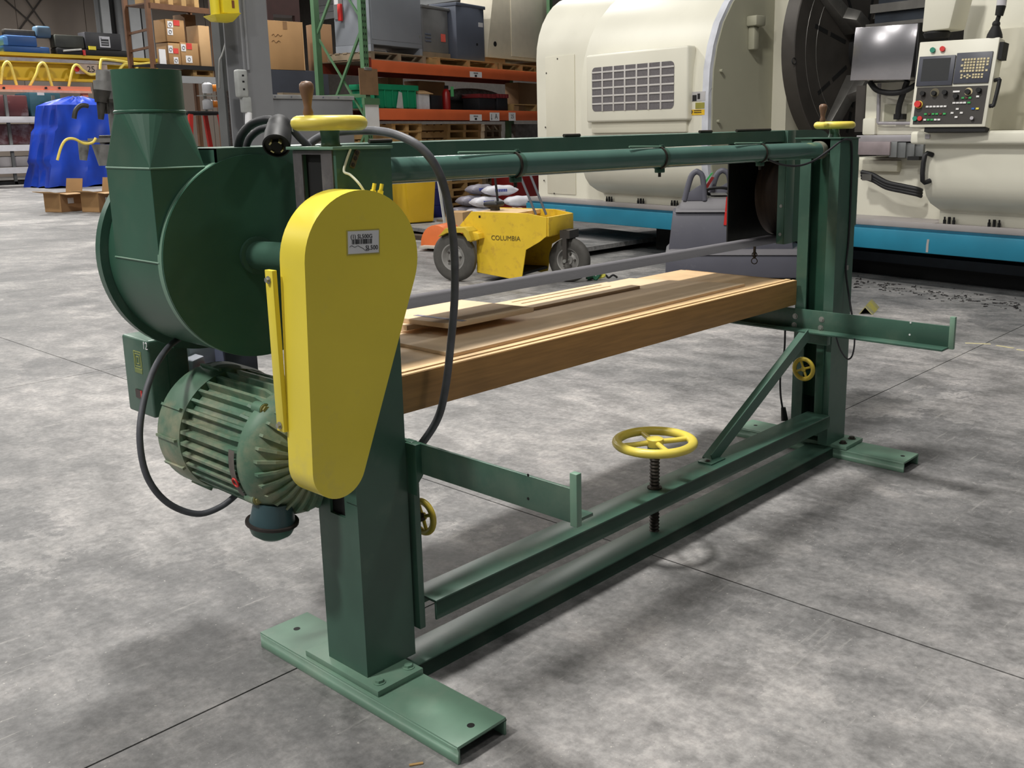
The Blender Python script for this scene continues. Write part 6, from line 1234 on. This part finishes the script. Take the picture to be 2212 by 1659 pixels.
sg = MB().box(ypt(162, 148, GY - .3)[0], ypt(232, 148, GY - .3)[0], GY - .3, GY - .28, ypt(190, 160, GY - .3)[1], ypt(190, 138, GY - .3)[1]); sg = part('capacity_sign', sg, mat('sign_taupe', (176, 156, 140), .6), GD)
sq2 = ypt(197, 150, GY - .32); text('25', .30, facing((sq2[0], GY - .31, sq2[1]), (1, 0, 0), (0, 0, 1)), INK, sg)
rr_ = ypt(166, 149, GY - .32); part('red_dot', MB().cyl((rr_[0], GY - .31, rr_[1]), (rr_[0], GY - .30, rr_[1]), .1, n=16), RED, sg)
b, dm = ybox(-120, 196, 184, 195, GY - .6, .3); OB = thing('coral_beam', 'pale coral orange beam below the yellow girder', 'beam', ((dm[0] + dm[1]) / 2, GY - .5, 0)); part('beam_body', b, CORG, OB, smooth=0); part('beam_lip', MB().box(dm[0], dm[1], GY - .66, GY - .6, dm[2] - .06, dm[2] + .02), mat('coral_pale', (226, 170, 140), .5), OB, smooth=0)
for x_ in (dm[0] + .3, dm[1] - .3): part('beam_leg', MB().box(x_, x_ + .2, GY - .55, GY - .35, 0, dm[2]), CORG, OB, smooth=0)
for px in (8, 99, 128): q = ypt(px, 190, GY - .62); part('beam_bolt', MB().cyl((q[0], GY - .66, q[1]), (q[0], GY - .6, q[1]), .04, n=8), BLACKM, OB)
# stock above the girder
zgt = za + .051
BLU = mat('machine_blue', (30, 74, 128), .5, var=.1, scale=2); BLU2 = mat('machine_blue_light', (74, 124, 180), .5, var=.06, scale=2)
t = thing('blue_machine_base', 'blue painted machine base resting on the girder top at the far left', 'machine part', (ypt(50, 100, GY)[0], GY, zgt))
b, dm = ybox(8, 108, 100, 118, GY - .2, .5, zgt); part('base_block', b, BLU, t, bev=.04); b, dm2 = ybox(10, 80, 77, 100, GY - .2, .5, dm[3]); part('upper_block', b, BLU, t, bev=.04); b, dm3 = ybox(7, 18, 78, 100, GY - .22, .52, dm[3]); part('end_block', b, BLU2, t, bev=.04)
b, d4 = ybox(78, 111, 56, 76, GY - .1, .4, dm2[3] - .02); part('motor_pod', b, mat('pod_slate', (56, 78, 96), .5, var=.1), t, bev=.08, seg=3); b, d5 = ybox(10, 76, 64, 77, GY, .3, dm2[3]); part('dark_bracket', b, mat('pod_dark', (50, 48, 46), .6, var=.2), t, bev=.03)
t = thing('black_slide_unit', 'black machine slide unit with a white framed plate lying on the girder', 'machine part', (ypt(200, 100, GY)[0], GY, zgt)); BKU = mat('unit_black', (40, 40, 44), .5, var=.15, scale=2)
b, dm = ybox(124, 276, 106, 130, GY - .25, .6, zgt); part('lower_unit', b, BLACKM, t, bev=.05); b, d2 = ybox(119, 182, 76, 104, GY - .2, .5, dm[3]); part('left_unit', b, mat('unit_olive_black', (50, 52, 46), .6, var=.2, scale=3), t, bev=.04); b, d3 = ybox(184, 262, 71, 106, GY - .25, .6, dm[3]); part('right_unit', b, BKU, t, bev=.03)
A_ = ypt(214, 78, GY - .27); B_ = ypt(239, 103, GY - .27); pf = part('plate_frame', MB().box(A_[0], B_[0], GY - .27, GY - .251, B_[1], A_[1]), SHG, t, smooth=0); part('plate_face', MB().box(A_[0] + .05, B_[0] - .05, GY - .275, GY - .27, B_[1] + .05, A_[1] - .05), BKU, pf, smooth=0)
for py in (83, 89, 94): q0_, q1_ = ypt(219, py, GY - .28), ypt(234, py, GY - .28); part('plate_line', MB().box(q0_[0], q1_[0], GY - .28, GY - .275, q0_[1] - .02, q0_[1] + (.05 if py == 83 else .0)), SHG, pf, smooth=0)
q = ypt(200, 104, GY - .3); part('yellow_tag', MB().box(q[0] - .13, q[0] + .13, GY - .3, GY - .26, q[1] - .06, q[1] + .07), HY, t, smooth=0); q = ypt(182, 112, GY - .3); part('red_latch', MB().box(q[0] - .04, q[0] + .04, GY - .32, GY - .26, q[1] - .12, q[1] + .06), RED, t, smooth=0)
q0_, q1_ = ypt(137, 110, GY - .3), ypt(176, 107, GY - .3); part('chrome_rod', MB().cyl((q0_[0], GY - .3, q0_[1]), (q1_[0], GY - .3, q1_[1]), .04, n=10), STEEL, t)
# blue tarpaulin over a machine
YT = 35.6; TP = mat('tarp_blue', (22, 62, 172), .38, var=.3, scale=1.4, bump=.5, stretch=(1, 1, .5)); 
cor_b = [ypt(104, 398, YT), ypt(262, 406, YT)]; cor_t = [ypt(124, 226, YT), ypt(245, 226, YT)]; 
gn, gm = 16, 22; vs = []; fs = []; rr = random.Random(4); bz0 = 0.0; zt_ = cor_t[0][1]; zpk = ypt(150, 207, YT)[1]
outline = [(YT + 2.2, 'b'), ]
ring = []
for i in range(gm + 1):
    h = i / gm; z = zt_ * h; fl = 1 + .10 * (1 - h) ** 2
    xl = ypt(104 + 20 * h - (6 if .3 < h < .7 else 0), 398 - 172 * h, YT)[0]; xr = ypt(262, 300, YT)[0]
    for k in range(48):
        u = k / 48 * 4; s = u % 1
        if u < 1: p = (xl + (xr - xl) * s, YT - .0)
        elif u < 2: p = (xr, YT + 1.8 * s)
        elif u < 3: p = (xr + (xl - xr) * s, YT + 1.8)
        else: p = (xl, YT + 1.8 * (1 - s))
        w_ = .10 * math.sin(k * 1.7 + h * 3) * (1 - h * .6) + .05 * math.sin(k * 3.1 - h * 7)
        vs.append((p[0] + w_ * .6, p[1] - abs(w_) * (1 if u < 1 else -1), z + (.05 * math.sin(k) if i == 0 else 0) + (.03 if i == 0 else 0)))
for i in range(gm):
    for k in range(48): fs.append((i * 48 + k, i * 48 + (k + 1) % 48, (i + 1) * 48 + (k + 1) % 48, (i + 1) * 48 + k))
cxm = (ypt(124, 226, YT)[0] + ypt(262, 226, YT)[0]) / 2; top0 = len(vs) - 48
for f_ in (.75, .45, .2):
    for k in range(48):
        v = vs[top0 + k]; vs.append((cxm + (v[0] - cxm) * f_, YT + 1 + (v[1] - YT - 1) * f_, zt_ + (zpk - zt_) * (1 - f_) * 1.2 + .05 * math.sin(k * 2.3)))
for q in range(3):
    for k in range(48): fs.append((top0 + q * 48 + k, top0 + q * 48 + (k + 1) % 48, top0 + (q + 1) * 48 + (k + 1) % 48, top0 + (q + 1) * 48 + k))
fs.append([top0 + 3 * 48 + k for k in range(48)])
o = part('tarpaulin', MB().add(vs, fs), TP, smooth=50); tag(o, 'bright blue tarpaulin draped over a tall machine at the far left', 'tarpaulin')
# grey tool heads in front of the tarp
YD = 27.0
t = thing('drill_column', 'grey machine column with two tool heads in front of the blue tarp', 'drill', (ypt(240, 250, YD)[0], YD, 0)); GH = mat('head_grey', (126, 126, 124), .45, metal=.3, var=.15, scale=4); GHD = mat('head_dark', (58, 56, 52), .5, metal=.3, var=.25, scale=5)
def yc(px, py, dy=0): x_, z_ = ypt(px, py, YD + dy); return Vector((x_, YD + dy, z_))
part('column', MB().cyl((yc(262, 250).x, YD + .3, 0), (yc(262, 250).x, YD + .3, yc(262, 150).z), .2, n=20), GH, t)
part('quill', MB().cyl(yc(222, 153), yc(222, 178), .17, n=20).cyl(yc(222, 176), yc(222, 196), .24, .22, n=20), GH, t, smooth=40); part('chuck', MB().cyl(yc(220, 196), yc(219, 222), .22, .16, n=18).cyl(yc(219, 222), yc(218, 258), .12, .07, n=14), GHD, t, smooth=40); part('side_arm', MB().box(yc(202, 0).x, yc(208, 0).x, YD - .1, YD + .1, yc(205, 246).z, yc(205, 176).z), GHD, t, bev=.02)
part('arm_plate', MB().box(yc(205, 0).x, yc(250, 0).x, YD - .2, YD + .4, yc(230, 222).z, yc(230, 214).z), GHD, t); part('lower_head', MB().box(yc(198, 0).x, yc(245, 0).x, YD - .25, YD + .5, yc(220, 312).z, yc(220, 292).z), GHD, t, bev=.03); part('lower_spindle', MB().cyl(yc(181, 304), yc(180, 346), .15, .09, n=16), GH, t); part('lower_spindle', MB().cyl(yc(222, 312), yc(226, 358), .28, .14, n=18), GH, t)
part('lower_shelf', MB().box(yc(166, 0).x, yc(206, 0).x, YD - .2, YD + .3, yc(190, 308).z, yc(190, 299).z), GH, t); part('hook', MB().sweep([yc(190, 229, -.2), yc(176, 228, -.2), yc(164, 238, -.2), yc(160, 256, -.2)], .06, 10), GHD, t, smooth=60); part('yellow_cord', MB().sweep([yc(207, 298, -.3), yc(200, 308, -.3), yc(182, 310, -.3), yc(160, 300, -.3), yc(143, 302, -.3), yc(132, 318, -.3), yc(124, 346, -.3)], .035, 8), YC, t, smooth=60)
# two open cartons on the floor
def open_carton(px0, pxm, px1, pyb, pyt, label):
    p0 = onz(px0, pyb); pm = onz(pxm, pyb + 1); F2 = Frame((pm.x, pm.y), math.atan2((p0 - pm).y, (p0 - pm).x)); w_ = (p0 - pm).length; w_ = min(w_, .62)
    h_ = .5; d_ = .62; t = fthing('open_box', label, 'carton', F2, w_ / 2, -d_ / 2, group='open cartons on the floor')
    h_ = abs(F2.front(pxm, pyt)[1]); th = .012
    def q(n, b, m_=KRAFT): return part(n, b.move(F2.M), m_, t, smooth=0)
    sgn = -1 if (F2.v.dot(pm - EYE)) > 0 else 1
    s = 1 if F2.v.dot(Vector(CR[2])) > 0 else -1
    q('box_wall', MB().box(0, w_, 0, s * th, 0, h_)); q('box_wall', MB().box(0, w_, s * (d_ - th), s * d_, 0, h_)); q('box_wall', MB().box(0, th, s * th, s * (d_ - th), 0, h_), KRAFT2); q('box_wall', MB().box(w_ - th, w_, s * th, s * (d_ - th), 0, h_)); q('box_floor', MB().box(0, w_, 0, s * d_, 0, th))
    q('box_flap', MB().hexa([(0, 0, h_), (w_, 0, h_), (w_ + .02, -s * .26, h_ + .05), (-.02, -s * .26, h_ + .05)], [(0, 0, h_ + th), (w_, 0, h_ + th), (w_ + .02, -s * .26, h_ + .05 + th), (-.02, -s * .26, h_ + .05 + th)]), KRAFT3)
    q('box_flap', MB().hexa([(0, s * d_, h_), (w_, s * d_, h_), (w_, s * (d_ + .06), h_ + .32), (0, s * (d_ + .06), h_ + .32)], [(0, s * (d_ - th), h_), (w_, s * (d_ - th), h_), (w_, s * (d_ + .05), h_ + .32), (0, s * (d_ + .05), h_ + .32)]), KRAFT)
    q('box_flap', MB().hexa([(0, 0, h_), (0, s * d_, h_), (-.24, s * d_, h_ - .02), (-.24, 0, h_ - .02)], [(0, 0, h_ + th), (0, s * d_, h_ + th), (-.24, s * d_, h_ - .02 + th), (-.24, 0, h_ - .02 + th)]), KRAFT3)
    q('box_label', MB().box(-.003, 0, s * .2, s * .36, h_ * .45, h_ * .75), SHG)
open_carton(98, 133, 172, 458, 419, 'open brown carton with raised flaps, left of the pair on the floor')
open_carton(178, 215, 245, 458, 417, 'open brown carton with raised flaps, right of the pair next to the sander hood')

TAPE = mat('worn_tape_cream', (206, 196, 150), .7, var=.2, scale=30)
for i, (px0, py0, px1, py1) in enumerate(((2085, 741, 2140, 743), (2152, 746, 2190, 752), (2196, 755, 2212, 757))):
    a, b_ = onz(px0, py0, .0004), onz(px1, py1, .0004); o = part('floor_tape', MB().bar(a, b_, .03, .0006), TAPE); tag(o, ['leftmost worn cream tape scrap on the floor right of the far arm', 'middle worn cream tape scrap on the floor right of the far arm', 'rightmost worn cream tape scrap on the floor at the picture edge'][i], 'tape', 'tape scraps on the floor')
a = onz(884, 1653, .002); b_ = onz(914, 1648, .002); o = part('wood_splinter', MB().bar(a, b_, .008, .003), PALW); tag(o, 'small pale wood splinter on the floor below the near foot', 'splinter')
